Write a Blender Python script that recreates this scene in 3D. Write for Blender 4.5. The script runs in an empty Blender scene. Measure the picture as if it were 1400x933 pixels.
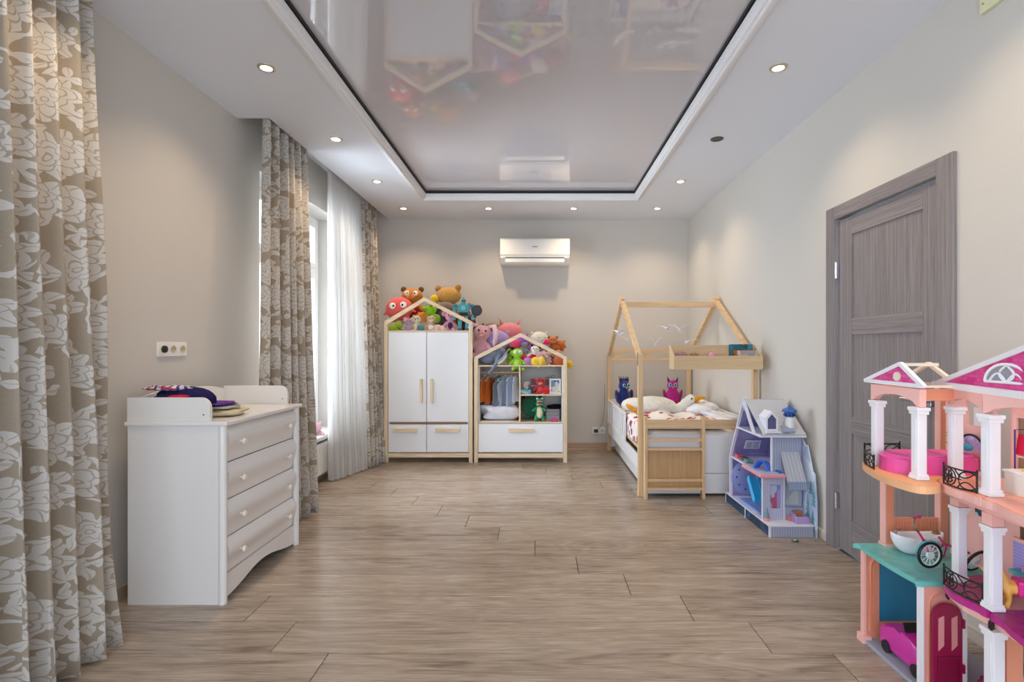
import bpy, bmesh, math, random
from mathutils import Vector, Matrix, Euler
random.seed(7)
PI = math.pi
C = bpy.context.scene.collection
S = bpy.context.scene

# ------------------------------------------------------------------ camera
F = 700.0; CX, CY, CH = 736.0, 474.0, 1.25          # focal length (px), vanishing point, eye height
cam_d = bpy.data.cameras.new('camera'); cam_d.sensor_width = 36; cam_d.lens = 18
cam_d.shift_x = -(CX-700)/1400; cam_d.shift_y = (CY-466.5)/1400; cam_d.clip_start = .05
cam = bpy.data.objects.new('camera', cam_d); C.objects.link(cam)
cam.location = (0, 0, CH); cam.rotation_euler = (PI/2, 0, 0); S.camera = cam
# ------------------------------------------------------------------ world, light, exposure
S.view_settings.view_transform = 'Standard'; S.view_settings.look = 'None'
S.view_settings.gamma = 1; S.view_settings.use_curve_mapping = False
S.view_settings.exposure = 0.68
w = bpy.data.worlds.new('world'); S.world = w; w.use_nodes = True
bg = w.node_tree.nodes['Background']; bg.inputs[0].default_value = (.76, .87, 1, 1); bg.inputs[1].default_value = 2.1
def area(name, loc, rot, sx, sy, power, col):
    l = bpy.data.lights.new(name, 'AREA'); l.shape = 'RECTANGLE'; l.size = sx; l.size_y = sy
    l.energy = power; l.color = col
    o = bpy.data.objects.new(name, l); C.objects.link(o); o.location = loc; o.rotation_euler = rot
    return o
area('daylight_window', (-2.62, 4.55, 1.5), (0, -PI/2, 0), 2.4, 1.9, 175, (.78, .89, 1))
area('daylight_window', (-2.62, 1.0, 1.5), (0, -PI/2, 0), 2.4, 1.9, 85, (.78, .89, 1))
SPOT = 20.0

# ------------------------------------------------------------------ room numbers
XL, XR, YB, YF, ZC = -2.07, 1.85, 6.34, -1.6, 2.82
def P(px, py, Y): return Vector(((px-CX)*Y/F, Y, CH-(py-CY)*Y/F))

# ------------------------------------------------------------------ node helper
class NT:
    def __init__(s, name):
        s.m = bpy.data.materials.new(name); s.m.use_nodes = True
        s.t = s.m.node_tree; s.b = s.t.nodes['Principled BSDF']; s.out = s.t.nodes['Material Output']
    def n(s, typ, **kw):
        nd = s.t.nodes.new(typ)
        for k, v in kw.items(): setattr(nd, k, v)
        return nd
    def put(s, sock, v):
        if v is None: return
        if isinstance(v, bpy.types.NodeSocket): s.t.links.new(v, sock)
        else: sock.default_value = v
    def math(s, op, a, b=None, c=None):
        nd = s.n('ShaderNodeMath', operation=op)
        for i, v in enumerate((a, b, c)):
            if v is not None: s.put(nd.inputs[i], v)
        return nd.outputs[0]
    def vm(s, op, a, b=None, o=0):
        nd = s.n('ShaderNodeVectorMath', operation=op); s.put(nd.inputs[0], a)
        if b is not None: s.put(nd.inputs['Scale' if op == 'SCALE' else 1], b)
        return nd.outputs[o]
    def noise(s, vec, scale=5, detail=3, rough=.5, dist=0):
        nd = s.n('ShaderNodeTexNoise'); s.put(nd.inputs['Vector'], vec)
        nd.inputs['Scale'].default_value = scale; nd.inputs['Detail'].default_value = detail
        nd.inputs['Roughness'].default_value = rough; nd.inputs['Distortion'].default_value = dist
        return nd.outputs['Fac']
    def ramp(s, fac, stops):
        nd = s.n('ShaderNodeValToRGB'); e = nd.color_ramp.elements
        while len(e) < len(stops): e.new(.5)
        for i, (p, c) in enumerate(stops):
            e[i].position = p; e[i].color = (*c, 1) if len(c) == 3 else c
        s.put(nd.inputs[0], fac); return nd.outputs[0]
    def mix(s, f, a, b):
        nd = s.n('ShaderNodeMix', data_type='RGBA'); s.put(nd.inputs[0], f)
        s.put(nd.inputs[6], (*a, 1) if isinstance(a, tuple) and len(a) == 3 else a)
        s.put(nd.inputs[7], (*b, 1) if isinstance(b, tuple) and len(b) == 3 else b)
        return nd.outputs[2]
    def bump(s, h, strength=.3, dist=.01):
        nd = s.n('ShaderNodeBump'); nd.inputs['Strength'].default_value = strength
        nd.inputs['Distance'].default_value = dist; s.put(nd.inputs['Height'], h)
        s.t.links.new(nd.outputs[0], s.b.inputs['Normal'])
    def col(s, c): s.put(s.b.inputs['Base Color'], (*c, 1) if isinstance(c, tuple) and len(c) == 3 else c)
    def set(s, **kw):
        for k, v in kw.items(): s.put(s.b.inputs[k.replace('_', ' ')], v)
        return s
    def obj(s): return s.n('ShaderNodeTexCoord').outputs['Object']
    def uv(s): return s.n('ShaderNodeTexCoord').outputs['UV']
    def mapping(s, vec, scale=(1, 1, 1), loc=(0, 0, 0)):
        nd = s.n('ShaderNodeMapping'); s.put(nd.inputs['Vector'], vec)
        nd.inputs['Scale'].default_value = scale; nd.inputs['Location'].default_value = loc
        return nd.outputs[0]
def lin(r, g, b):                                   # sRGB 0-255 to linear
    f = lambda v: (v/255/12.92) if v/255 <= .04045 else ((v/255+.055)/1.055)**2.4
    return (f(r), f(g), f(b))
_mc = {}
def plain(r, g, b, rough=.45, metal=0, bump=0, scale=60, var=.06, name=None, coat=0, alpha=None):
    """surface paint / plastic with a faint procedural mottling"""
    k = (r, g, b, rough, metal, bump, scale, var, coat, alpha)
    if k in _mc: return _mc[k]
    t = NT(name or 'plain'); c = lin(r, g, b)
    v = t.noise(t.obj(), scale, 2)
    t.col(t.mix(v, tuple(x*(1-var) for x in c), tuple(min(1, x*(1+var)) for x in c)))
    t.set(Roughness=rough, Metallic=metal)
    if coat: t.set(Coat_Weight=coat)
    if alpha is not None: t.set(Alpha=alpha)
    if bump: t.bump(v, bump, .004)
    _mc[k] = t.m; return t.m
def fur(r, g, b):
    k = ('fur', r, g, b)
    if k in _mc: return _mc[k]
    t = NT('plush'); c = lin(r, g, b); o = t.obj()
    a = t.noise(o, 45, 3, .7); bb = t.noise(o, 320, 2, .7)
    t.col(t.mix(a, tuple(x*.72 for x in c), tuple(min(1, x*1.25) for x in c)))
    t.set(Roughness=.95, Sheen_Weight=.35); t.b.inputs['Specular IOR Level'].default_value = .15
    t.bump(t.math('ADD', bb, a), .6, .006)
    _mc[k] = t.m; return t.m
def cloth(r, g, b, rough=.9):
    k = ('cloth', r, g, b)
    if k in _mc: return _mc[k]
    t = NT('cloth'); c = lin(r, g, b); o = t.obj()
    a = t.noise(o, 14, 4, .6); f = t.noise(o, 500, 1)
    t.col(t.mix(a, tuple(x*.85 for x in c), tuple(min(1, x*1.12) for x in c)))
    t.set(Roughness=rough); t.b.inputs['Specular IOR Level'].default_value = .2
    t.bump(t.math('ADD', a, t.math('MULTIPLY', f, .2)), .4, .01)
    _mc[k] = t.m; return t.m
def wood(r, g, b, axis='z', rough=.5, contrast=.22, sc=1):
    k = ('wood', r, g, b, axis, rough, contrast)
    if k in _mc: return _mc[k]
    t = NT('wood'); c = lin(r, g, b)
    s = {'x': (1.5, 28, 28), 'y': (28, 1.5, 28), 'z': (28, 28, 1.5)}[axis]
    v = t.noise(t.mapping(t.obj(), tuple(q*sc for q in s)), 1.6, 4, .6, .6)
    t.col(t.ramp(v, [(.25, tuple(x*(1-contrast) for x in c)), (.75, tuple(min(1, x*(1+contrast)) for x in c))]))
    t.set(Roughness=rough); t.bump(v, .12, .002)
    _mc[k] = t.m; return t.m
def emit(r, g, b, st):
    t = NT('lamp_glow'); t.set(Roughness=.4); t.col(lin(r, g, b))
    t.b.inputs['Emission Color'].default_value = (*lin(r, g, b), 1); t.b.inputs['Emission Strength'].default_value = st
    return t.m

# ---- special materials
def mat_floor():
    t = NT('oak_laminate')
    inf = t.n('ShaderNodeObjectInfo').outputs['Random']
    off = t.n('ShaderNodeCombineXYZ'); t.put(off.inputs[0], t.math('MULTIPLY', inf, 37.)); t.put(off.inputs[1], t.math('MULTIPLY', inf, 91.)); t.put(off.inputs[2], t.math('MULTIPLY', inf, 17.))
    p = t.vm('ADD', t.obj(), off.outputs[0])
    big = t.noise(t.mapping(p, (.8, 6, 1)), 1.1, 2, .5, .8)          # cathedral field
    rings = t.math('FRACT', t.math('MULTIPLY', big, 11.0))
    rings = t.math('ABSOLUTE', t.math('SUBTRACT', rings, .5))
    fine = t.noise(t.mapping(p, (3, 110, 5)), 1.5, 4, .65)
    mid = t.noise(t.mapping(p, (1.2, 11, 1)), 2.2, 3, .6, .4)
    v = t.math('ADD', t.math('MULTIPLY', fine, .34), t.math('ADD', t.math('MULTIPLY', rings, .20), t.math('MULTIPLY', mid, .56)))
    v = t.math('ADD', v, t.math('MULTIPLY', t.math('SUBTRACT', inf, .5), .09))
    c = t.ramp(v, [(.31, lin(112, 97, 84)), (.43, lin(146, 131, 117)), (.56, lin(166, 151, 136)), (.71, lin(184, 171, 157))])
    kn = t.math('LESS_THAN', t.noise(t.mapping(p, (2.2, 6, 1)), 1.4, 2, .5), .235)
    t.col(t.mix(t.math('MULTIPLY', kn, .35), c, (*lin(96, 74, 58), 1)))
    t.set(Roughness=t.math('ADD', t.math('MULTIPLY', fine, .18), .17))
    t.bump(t.math('ADD', fine, rings), .10, .0015)
    return t.m
def mat_wall(r, g, b):
    t = NT('wall_paint'); c = lin(r, g, b)
    v = t.noise(t.obj(), 260, 3, .6); u = t.noise(t.obj(), 1.2, 2)
    t.col(t.mix(u, tuple(x*.985 for x in c), tuple(x*1.015 for x in c)))
    t.set(Roughness=.7); t.b.inputs['Specular IOR Level'].default_value = .3; t.bump(v, .15, .002); return t.m
def mat_film():
    t = NT('gloss_stretch_film'); t.col(lin(200, 198, 204)); t.set(Roughness=0.0, IOR=2.0)
    return t.m
def mat_damask():
    t = NT('damask_curtain'); uv = t.uv()
    nz = t.n('ShaderNodeTexNoise'); t.put(nz.inputs['Vector'], uv); nz.inputs['Scale'].default_value = 11; nz.inputs['Detail'].default_value = 2
    p0 = t.vm('SCALE', uv, 4.6)
    p = t.vm('ADD', p0, t.vm('SCALE', t.vm('SUBTRACT', nz.outputs['Color'], (.5, .5, .5)), .34))
    def cell(pp, rnd):
        v = t.n('ShaderNodeTexVoronoi', voronoi_dimensions='2D', feature='F1'); t.put(v.inputs['Vector'], pp)
        v.inputs['Scale'].default_value = 1; v.inputs['Randomness'].default_value = rnd
        d = t.vm('SUBTRACT', pp, v.outputs['Position'])
        sp = t.n('ShaderNodeSeparateXYZ'); t.put(sp.inputs[0], d)
        r = t.math('SQRT', t.math('ADD', t.math('POWER', sp.outputs[0], 2), t.math('POWER', sp.outputs[1], 2)))
        cs = t.n('ShaderNodeSeparateXYZ'); t.put(cs.inputs[0], v.outputs['Color'])
        th = t.math('ADD', t.math('ARCTAN2', sp.outputs[1], sp.outputs[0]), t.math('MULTIPLY', cs.outputs[0], 6.28))
        return r, th
    def lobes(th, k, base, amp, ph=0):
        return t.math('ADD', base, t.math('MULTIPLY', t.math('ABSOLUTE', t.math('COSINE', t.math('ADD', t.math('MULTIPLY', th, k/2), ph))), amp))
    r, th = cell(p, .45)
    def line(rad, wd): return t.math('LESS_THAN', t.math('ABSOLUTE', t.math('SUBTRACT', r, rad)), wd)
    m = t.math('LESS_THAN', r, lobes(th, 7, .29, .13))
    l = t.math('MAXIMUM', line(lobes(th, 6, .20, .09, .6), .013), line(lobes(th, 5, .11, .07, 1.4), .013))
    l = t.math('MAXIMUM', l, line(.05, .012))
    rad = t.math('LESS_THAN', t.math('ABSOLUTE', t.math('SINE', t.math('MULTIPLY', th, 3.5))), .10)
    rad = t.math('MULTIPLY', rad, t.math('GREATER_THAN', r, .27))
    m = t.math('SUBTRACT', m, t.math('MULTIPLY', t.math('MAXIMUM', l, rad), .75))
    r2, th2 = cell(t.vm('SCALE', p, 2.1), .9)
    lf = t.math('LESS_THAN', r2, t.math('MULTIPLY', t.math('POWER', t.math('ABSOLUTE', t.math('COSINE', t.math('MULTIPLY', th2, 1.5))), 1.3), .48))
    vein = t.math('GREATER_THAN', t.math('ABSOLUTE', t.math('COSINE', t.math('MULTIPLY', th2, 1.5))), .992)
    lf = t.math('SUBTRACT', lf, t.math('MULTIPLY', vein, .5))
    wv = t.noise(p, .75, 1, .5)
    stem = t.math('LESS_THAN', t.math('ABSOLUTE', t.math('SUBTRACT', wv, .5)), .012)
    m = t.math('MAXIMUM', t.math('MAXIMUM', m, t.math('MULTIPLY', lf, t.math('GREATER_THAN', r, .40))), t.math('MULTIPLY', stem, t.math('GREATER_THAN', r, .42)))
    m = t.math('MINIMUM', t.math('MAXIMUM', m, 0.0), 1.0)
    wv1 = t.noise(t.mapping(uv, (60, 900, 1)), 1, 2); wv2 = t.noise(t.mapping(uv, (900, 60, 1)), 1, 2)
    weave = t.math('ADD', wv1, wv2)
    base = t.mix(t.math('MULTIPLY', weave, .5), (*lin(136, 122, 104), 1), (*lin(176, 163, 146), 1))
    t.col(t.mix(t.math('MULTIPLY', m, .68), base, (*lin(214, 211, 207), 1)))
    t.set(Roughness=.85, Sheen_Weight=.2); t.b.inputs['Specular IOR Level'].default_value = .2
    t.bump(t.math('ADD', t.math('MULTIPLY', weave, .4), m), .25, .002)
    return t.m
def mat_sheer():
    t = NT('sheer_voile'); t.t.nodes.remove(t.b)
    di = t.n('ShaderNodeBsdfDiffuse'); di.inputs[0].default_value = (.84, .83, .82, 1)
    tl = t.n('ShaderNodeBsdfTranslucent'); tl.inputs[0].default_value = (.68, .67, .65, 1)
    tr = t.n('ShaderNodeBsdfTransparent')
    a = t.n('ShaderNodeMixShader'); a.inputs[0].default_value = .5; t.t.links.new(di.outputs[0], a.inputs[1]); t.t.links.new(tl.outputs[0], a.inputs[2])
    b = t.n('ShaderNodeMixShader')
    v = t.noise(t.mapping(t.uv(), (160, 4, 1)), 1, 2)
    t.put(b.inputs[0], t.math('ADD', t.math('MULTIPLY', v, .25), .08))
    t.t.links.new(a.outputs[0], b.inputs[1]); t.t.links.new(tr.outputs[0], b.inputs[2]); t.t.links.new(b.outputs[0], t.out.inputs[0])
    return t.m
def mat_glass(col=(1, 1, 1), f=.06):
    t = NT('glass'); t.t.nodes.remove(t.b)
    tr = t.n('ShaderNodeBsdfTransparent'); tr.inputs[0].default_value = (*col, 1)
    gl = t.n('ShaderNodeBsdfGlossy'); gl.inputs['Roughness'].default_value = .02
    fr = t.n('ShaderNodeFresnel'); fr.inputs[0].default_value = 1.45
    nz = t.noise(t.obj(), 3, 1)
    b = t.n('ShaderNodeMixShader'); t.put(b.inputs[0], t.math('ADD', fr.outputs[0], t.math('MULTIPLY', nz, .01)))
    t.t.links.new(tr.outputs[0], b.inputs[1]); t.t.links.new(gl.outputs[0], b.inputs[2]); t.t.links.new(b.outputs[0], t.out.inputs[0])
    return t.m
def mat_door(axis):
    t = NT('grey_oak_veneer')
    s = {'z': (420, 420, 5), 'y': (420, 5, 420)}[axis]
    v = t.noise(t.mapping(t.obj(), s), 1, 3, .7, .2); u = t.noise(t.mapping(t.obj(), tuple(q*.2 for q in s)), 1, 3, .6)
    f = t.math('ADD', t.math('MULTIPLY', v, .6), t.math('MULTIPLY', u, .4))
    t.col(t.ramp(f, [(.36, lin(106, 99, 98)), (.52, lin(134, 127, 128)), (.66, lin(156, 150, 151))]))
    t.set(Roughness=.5); t.bump(v, .2, .001); return t.m
def mat_floral():
    t = NT('floral_bedding'); o = t.obj()
    v = t.n('ShaderNodeTexVoronoi', feature='F1'); t.put(v.inputs['Vector'], t.vm('ADD', o, t.vm('SCALE', t.n('ShaderNodeTexNoise').outputs['Color'], .0))); v.inputs['Scale'].default_value = 14
    n = t.noise(o, 38, 2, .6)
    f = t.math('LESS_THAN', t.math('ADD', v.outputs['Distance'], t.math('MULTIPLY', n, .5)), .68)
    cs = t.n('ShaderNodeSeparateXYZ'); t.put(cs.inputs[0], v.outputs['Color'])
    fc = t.ramp(cs.outputs[0], [(.0, lin(150, 30, 60)), (.35, lin(222, 130, 40)), (.55, lin(170, 60, 130)), (.8, lin(120, 40, 60))])
    keep = t.math('GREATER_THAN', cs.outputs[1], .22)
    t.col(t.mix(t.math('MULTIPLY', f, keep), (*lin(236, 230, 226), 1), fc))
    t.set(Roughness=.9); t.bump(t.noise(o, 9, 3), .5, .02); return t.m
def mat_shingle(a=(214, 40, 130), b=(238, 90, 165)):
    t = NT('pink_shingles'); br = t.n('ShaderNodeTexBrick'); t.put(br.inputs['Vector'], t.mapping(t.n('ShaderNodeTexCoord').outputs['Object'], (1, 1, 1)))
    sp = t.n('ShaderNodeSeparateXYZ'); t.put(sp.inputs[0], t.obj()); cb = t.n('ShaderNodeCombineXYZ'); t.put(cb.inputs[0], sp.outputs[1]); t.put(cb.inputs[1], sp.outputs[2])
    t.put(br.inputs['Vector'], cb.outputs[0]); br.inputs['Color1'].default_value = (*lin(*a), 1); br.inputs['Color2'].default_value = (*lin(*b), 1)
    br.inputs['Mortar'].default_value = (*lin(190, 30, 110), 1); br.inputs['Scale'].default_value = 22; br.inputs['Mortar Size'].default_value = .01
    t.col(br.outputs[0]); t.set(Roughness=.3); return t.m
def mat_stripes(a, b, scale, axis, rough=.5):
    t = NT('printed_stripes'); sp = t.n('ShaderNodeSeparateXYZ'); t.put(sp.inputs[0], t.obj())
    f = t.math('GREATER_THAN', t.math('FRACT', t.math('MULTIPLY', sp.outputs[axis], scale)), .5)
    t.col(t.mix(f, (*lin(*a), 1), (*lin(*b), 1))); t.set(Roughness=rough); return t.m
def mat_plaid():
    t = NT('plaid'); sp = t.n('ShaderNodeSeparateXYZ'); t.put(sp.inputs[0], t.obj())
    f = t.math('GREATER_THAN', t.math('FRACT', t.math('MULTIPLY', sp.outputs[0], 28)), .6); g = t.math('GREATER_THAN', t.math('FRACT', t.math('MULTIPLY', sp.outputs[1], 22)), .7)
    c = t.mix(f, (*lin(210, 205, 210), 1), (*lin(60, 60, 110), 1)); t.col(t.mix(g, c, (*lin(170, 60, 90), 1))); t.set(Roughness=.9); return t.m
def mat_patch(cols, scale, rough=.5):
    """blotches of printed colour"""
    t = NT('print'); v = t.n('ShaderNodeTexVoronoi', feature='F1'); t.put(v.inputs['Vector'], t.obj()); v.inputs['Scale'].default_value = scale
    cs = t.n('ShaderNodeSeparateXYZ'); t.put(cs.inputs[0], v.outputs['Color'])
    nd = t.ramp(cs.outputs[0], [(i/len(cols), lin(*c)) for i, c in enumerate(cols)])
    nd.node.color_ramp.interpolation = 'CONSTANT'; t.col(nd); t.set(Roughness=rough); return t.m

FLOOR = mat_floor(); FILM = mat_film(); DAM = mat_damask(); SHEER = mat_sheer(); GLASS = mat_glass()
WALL = mat_wall(206, 201, 194); CEIL = mat_wall(226, 229, 236)
DOORZ, DOORY = mat_door('z'), mat_door('y')
PINEZ, PINEX, PINEY = wood(226, 204, 172, 'z'), wood(226, 204, 172, 'x'), wood(226, 204, 172, 'y')
BEDZ, BEDX, BEDY = wood(218, 186, 144, 'z'), wood(218, 186, 144, 'x'), wood(218, 186, 144, 'y')
PLY = wood(214, 186, 146, 'x', .5, .12)
WHITE = plain(236, 238, 242, .28, var=.01, name='white_lacquer')
CREAM = plain(232, 229, 226, .22, var=.01, name='cream_lacquer', coat=.3)
PLAST = plain(238, 236, 232, .3, var=.01, name='white_plastic')
CHROME = plain(200, 200, 205, .2, 1, name='chrome'); BLACK = plain(22, 22, 24, .4, name='black')
DARK = plain(40, 38, 38, .6, name='dark')

# ------------------------------------------------------------------ mesh builder
class M:
    def __init__(s): s.b = bmesh.new()
    def _add(s, geom, mat):
        bmesh.ops.transform(s.b, matrix=mat, verts=geom['verts'] if isinstance(geom, dict) else geom)
    def box(s, x0, x1, y0, y1, z0, z1, bev=0, rot=None, piv=None):
        g = bmesh.ops.create_cube(s.b, size=1)['verts']
        c = Vector(((x0+x1)/2, (y0+y1)/2, (z0+z1)/2))
        bmesh.ops.transform(s.b, matrix=Matrix.Diagonal((abs(x1-x0), abs(y1-y0), abs(z1-z0), 1)), verts=g)
        if bev:
            es = list({e for v in g for e in v.link_edges})
            r = bmesh.ops.bevel(s.b, geom=es, offset=bev, segments=2, affect='EDGES', profile=.6)
            g = list({v for f in r['faces'] for v in f.verts} | {v for v in g if v.is_valid})
        m = Matrix.Translation(c)
        if rot is not None:
            q = Euler(rot).to_matrix().to_4x4()
            if piv is None: m = m @ q
            else: pv = Vector(piv); m = Matrix.Translation(pv) @ q @ Matrix.Translation(c-pv)
        bmesh.ops.transform(s.b, matrix=m, verts=g); return s
    def cyl(s, p0, p1, r0, r1=None, seg=16, caps=True):
        p0, p1 = Vector(p0), Vector(p1); r1 = r0 if r1 is None else r1; d = p1-p0
        if d.length < 1e-7: return s
        g = bmesh.ops.create_cone(s.b, cap_ends=caps, segments=seg, radius1=r0, radius2=r1, depth=d.length)['verts']
        bmesh.ops.transform(s.b, matrix=Matrix.Translation((p0+p1)/2) @ d.to_track_quat('Z', 'Y').to_matrix().to_4x4(), verts=g); return s
    def ell(s, c, r, rot=(0, 0, 0), sub=2):
        g = bmesh.ops.create_icosphere(s.b, subdivisions=sub, radius=1)['verts']
        if not hasattr(r, '__len__'): r = (r, r, r)
        bmesh.ops.transform(s.b, matrix=Matrix.Translation(Vector(c)) @ Euler(rot).to_matrix().to_4x4() @ Matrix.Diagonal((*r, 1)), verts=g); return s
    def bar(s, p0, p1, w, d, up=(0, 1, 0)):
        """square-section bar: w across, d along 'up'"""
        p0, p1 = Vector(p0), Vector(p1); z = (p1-p0).normalized(); y = Vector(up); x = y.cross(z).normalized(); y = z.cross(x)
        m = Matrix((x, y, z)).transposed().to_4x4(); g = bmesh.ops.create_cube(s.b, size=1)['verts']
        bmesh.ops.transform(s.b, matrix=Matrix.Translation((p0+p1)/2) @ m @ Matrix.Diagonal((w, d, (p1-p0).length, 1)), verts=g); return s
    def tube(s, pts, r, seg=6, closed=False):
        pts = [Vector(p) for p in pts]; n = len(pts); rings = []
        for i, p in enumerate(pts):
            a = pts[(i-1) % n] if closed or i > 0 else p; b = pts[(i+1) % n] if closed or i < n-1 else p
            q = (b-a).normalized().to_track_quat('Z', 'Y'); rr = r[i] if hasattr(r, '__len__') else r
            rings.append([s.b.verts.new(p+q @ Vector((math.cos(2*PI*k/seg)*rr, math.sin(2*PI*k/seg)*rr, 0))) for k in range(seg)])
        for i in range(n if closed else n-1):
            A, B = rings[i], rings[(i+1) % n]
            o = 0
            if closed and i == n-1: o = min(range(seg), key=lambda k: (A[0].co-B[k].co).length)
            for k in range(seg):
                try: s.b.faces.new((A[k], A[(k+1) % seg], B[(k+1+o) % seg], B[(k+o) % seg]))
                except ValueError: pass
        if not closed:
            s.b.faces.new(rings[0][::-1]); s.b.faces.new(rings[-1])
        return s
    def prism(s, poly, plane, d0, d1):
        """polygon (a,b) extruded on the third axis; plane is 'YZ','XZ','XY'"""
        f = {'YZ': lambda a, b, d: (d, a, b), 'XZ': lambda a, b, d: (a, d, b), 'XY': lambda a, b, d: (a, b, d)}[plane]
        A = [s.b.verts.new(f(a, b, d0)) for a, b in poly]; B = [s.b.verts.new(f(a, b, d1)) for a, b in poly]; n = len(poly)
        s.b.faces.new(A); s.b.faces.new(B[::-1])
        for i in range(n): s.b.faces.new((A[i], B[i], B[(i+1) % n], A[(i+1) % n]))
        return s
    def ringprism(s, outer, inner, plane, d0, d1):
        """plate with a hole; outer and inner have the same number of points"""
        f = {'YZ': lambda a, b, d: (d, a, b), 'XZ': lambda a, b, d: (a, d, b), 'XY': lambda a, b, d: (a, b, d)}[plane]
        V = [[s.b.verts.new(f(a, b, d)) for a, b in q] for d in (d0, d1) for q in (outer, inner)]; n = len(outer)
        for i in range(n):
            j = (i+1) % n
            for a, b in ((V[0], V[1]), (V[3], V[2]), (V[2], V[0]), (V[1], V[3])): s.b.faces.new((a[i], a[j], b[j], b[i]))
        return s
    def grid(s, fn, nu, nv, uvf=None):
        vs = [[s.b.verts.new(fn(i/nu, j/nv)) for j in range(nv+1)] for i in range(nu+1)]
        uvl = s.b.loops.layers.uv.verify() if uvf else None
        for i in range(nu):
            for j in range(nv):
                f = s.b.faces.new((vs[i][j], vs[i+1][j], vs[i+1][j+1], vs[i][j+1]))
                if uvf:
                    for l, (a, b) in zip(f.loops, ((i, j), (i+1, j), (i+1, j+1), (i, j+1))): l[uvl].uv = uvf(a/nu, b/nv)
        return s
    def lathe(s, prof, c, axis='z', seg=20):
        """prof: (radius, height) list"""
        c = Vector(c); rings = []
        for r, h in prof:
            ring = []
            for k in range(seg):
                a = 2*PI*k/seg; x, y = r*math.cos(a), r*math.sin(a)
                ring.append(s.b.verts.new(c+Vector({'z': (x, y, h), 'x': (h, x, y), 'y': (x, h, y)}[axis])))
            rings.append(ring)
        for A, B in zip(rings, rings[1:]):
            for k in range(seg): s.b.faces.new((A[k], A[(k+1) % seg], B[(k+1) % seg], B[k]))
        s.b.faces.new(rings[0][::-1]); s.b.faces.new(rings[-1]); return s
def wloc(o):
    v = Vector((0, 0, 0))
    while o: v += o.location; o = o.parent
    return v
def obj(name, m, mat, parent=None, smooth=False, local=False, mods=(), label=None):
    b = m.b; bmesh.ops.recalc_face_normals(b, faces=b.faces[:])
    loc = Vector((0, 0, 0))
    if not local:
        if parent: off = wloc(parent)
        else:
            off = Vector((sum(v.co.x for v in b.verts)/len(b.verts), sum(v.co.y for v in b.verts)/len(b.verts), min(v.co.z for v in b.verts))); loc = off
        bmesh.ops.translate(b, vec=-off, verts=b.verts[:])
    me = bpy.data.meshes.new(name); b.to_mesh(me); b.free(); me.materials.append(mat)
    if smooth:
        for p in me.polygons: p.use_smooth = True
        if smooth == 'auto':
            try: me.set_sharp_from_angle(angle=math.radians(40))
            except Exception: pass
    o = bpy.data.objects.new(name, me); C.objects.link(o); o.location = loc
    if parent: o.parent = parent
    for k, v in mods:
        md = o.modifiers.new(k.lower(), k)
        for a, c in v.items(): setattr(md, a, c)
    if label: o['label'] = label
    return o
def thing(name, label, cat, loc=(0, 0, 0), rot=(0, 0, 0), group=None):
    o = bpy.data.objects.new(name, None); C.objects.link(o); o.location = loc; o.rotation_euler = rot; o.empty_display_size = .05
    o['label'] = label; o['category'] = cat
    if group: o['group'] = group
    return o
def tag(o, label, cat, group=None):
    o['label'] = label; o['category'] = cat
    if group: o['group'] = group
    return o
def struct(o, label=None, cat=None):
    o['kind'] = 'structure'
    if label: o['label'] = label
    if cat: o['category'] = cat
    return o

# ================================================================== STRUCTURE
# floor: sub-floor + every plank
fl = struct(obj('floor', M().box(XL-.1, XR+.1, YF-.1, YB+.1, -.12, -.012), DARK), 'floor of wide greyish oak laminate planks laid across the room', 'floor')
RW, PL, G = .2425, 2.05, .0017
row = 0; y = 2.085 - 15*RW; k = -15
while y < YB:
    y0, y1 = max(y, YF), min(y+RW, YB)
    if y1 > y0+.01:
        x = .953 - .2435*k - .0 if False else .953-.2435*k
        x = x - math.ceil((x-XL)/PL)*PL                      # first joint left of the wall
        while x < XR:
            x0, x1 = max(x, XL), min(x+PL, XR)
            if x1-x0 > .01:
                m = M(); m.box(x0+G, x1-G, y0+G, y1-G, -.010, 0, bev=.0012)
                b = m.b; c = Vector(((x0+x1)/2, (y0+y1)/2, 0)); bmesh.ops.translate(b, vec=-c, verts=b.verts[:])
                me = bpy.data.meshes.new('plank'); b.to_mesh(me); b.free(); me.materials.append(FLOOR)
                o = bpy.data.objects.new('plank', me); C.objects.link(o); o.parent = fl; o.location = c-fl.location
            x += PL
    y += RW; k += 1

# walls
W1 = (3.80, 5.32, .40, 2.56); W2 = (.25, 1.62, .40, 2.56)     # window openings (y0,y1,z0,z1)
XO = XL-.36; ZT = 2.97
m = M()
ys = [YF, W2[0], W2[1], W1[0], W1[1], YB+.1]
for a, b, wn in ((ys[0], ys[1], 0), (ys[1], ys[2], W2), (ys[2], ys[3], 0), (ys[3], ys[4], W1), (ys[4], ys[5], 0)):
    if wn: m.box(XO, XL, a, b, -.1, wn[2]); m.box(XO, XL, a, b, wn[3], ZT+.1)
    else: m.box(XO, XL, a, b, -.1, ZT+.1)
bmesh.ops.remove_doubles(m.b, verts=m.b.verts[:], dist=1e-5)
struct(obj('wall_left', m, WALL), 'warm grey left wall with the window openings', 'wall')
struct(obj('wall_back', M().box(XL, XR, YB, YB+.12, -.1, ZT+.1), WALL), 'warm beige-grey far wall behind the toy cabinets', 'wall')
DY0, DY1, DZ = 2.335, 3.19, 2.055                              # door hole
m = M().box(XR, XR+.14, YF, DY0, -.1, ZT+.1).box(XR, XR+.14, DY1, YB+.12, -.1, ZT+.1).box(XR, XR+.14, DY0, DY1, DZ, ZT+.1)
struct(obj('wall_right', m, mat_wall(204, 200, 193)), 'pale grey right wall with the door', 'wall')

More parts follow.
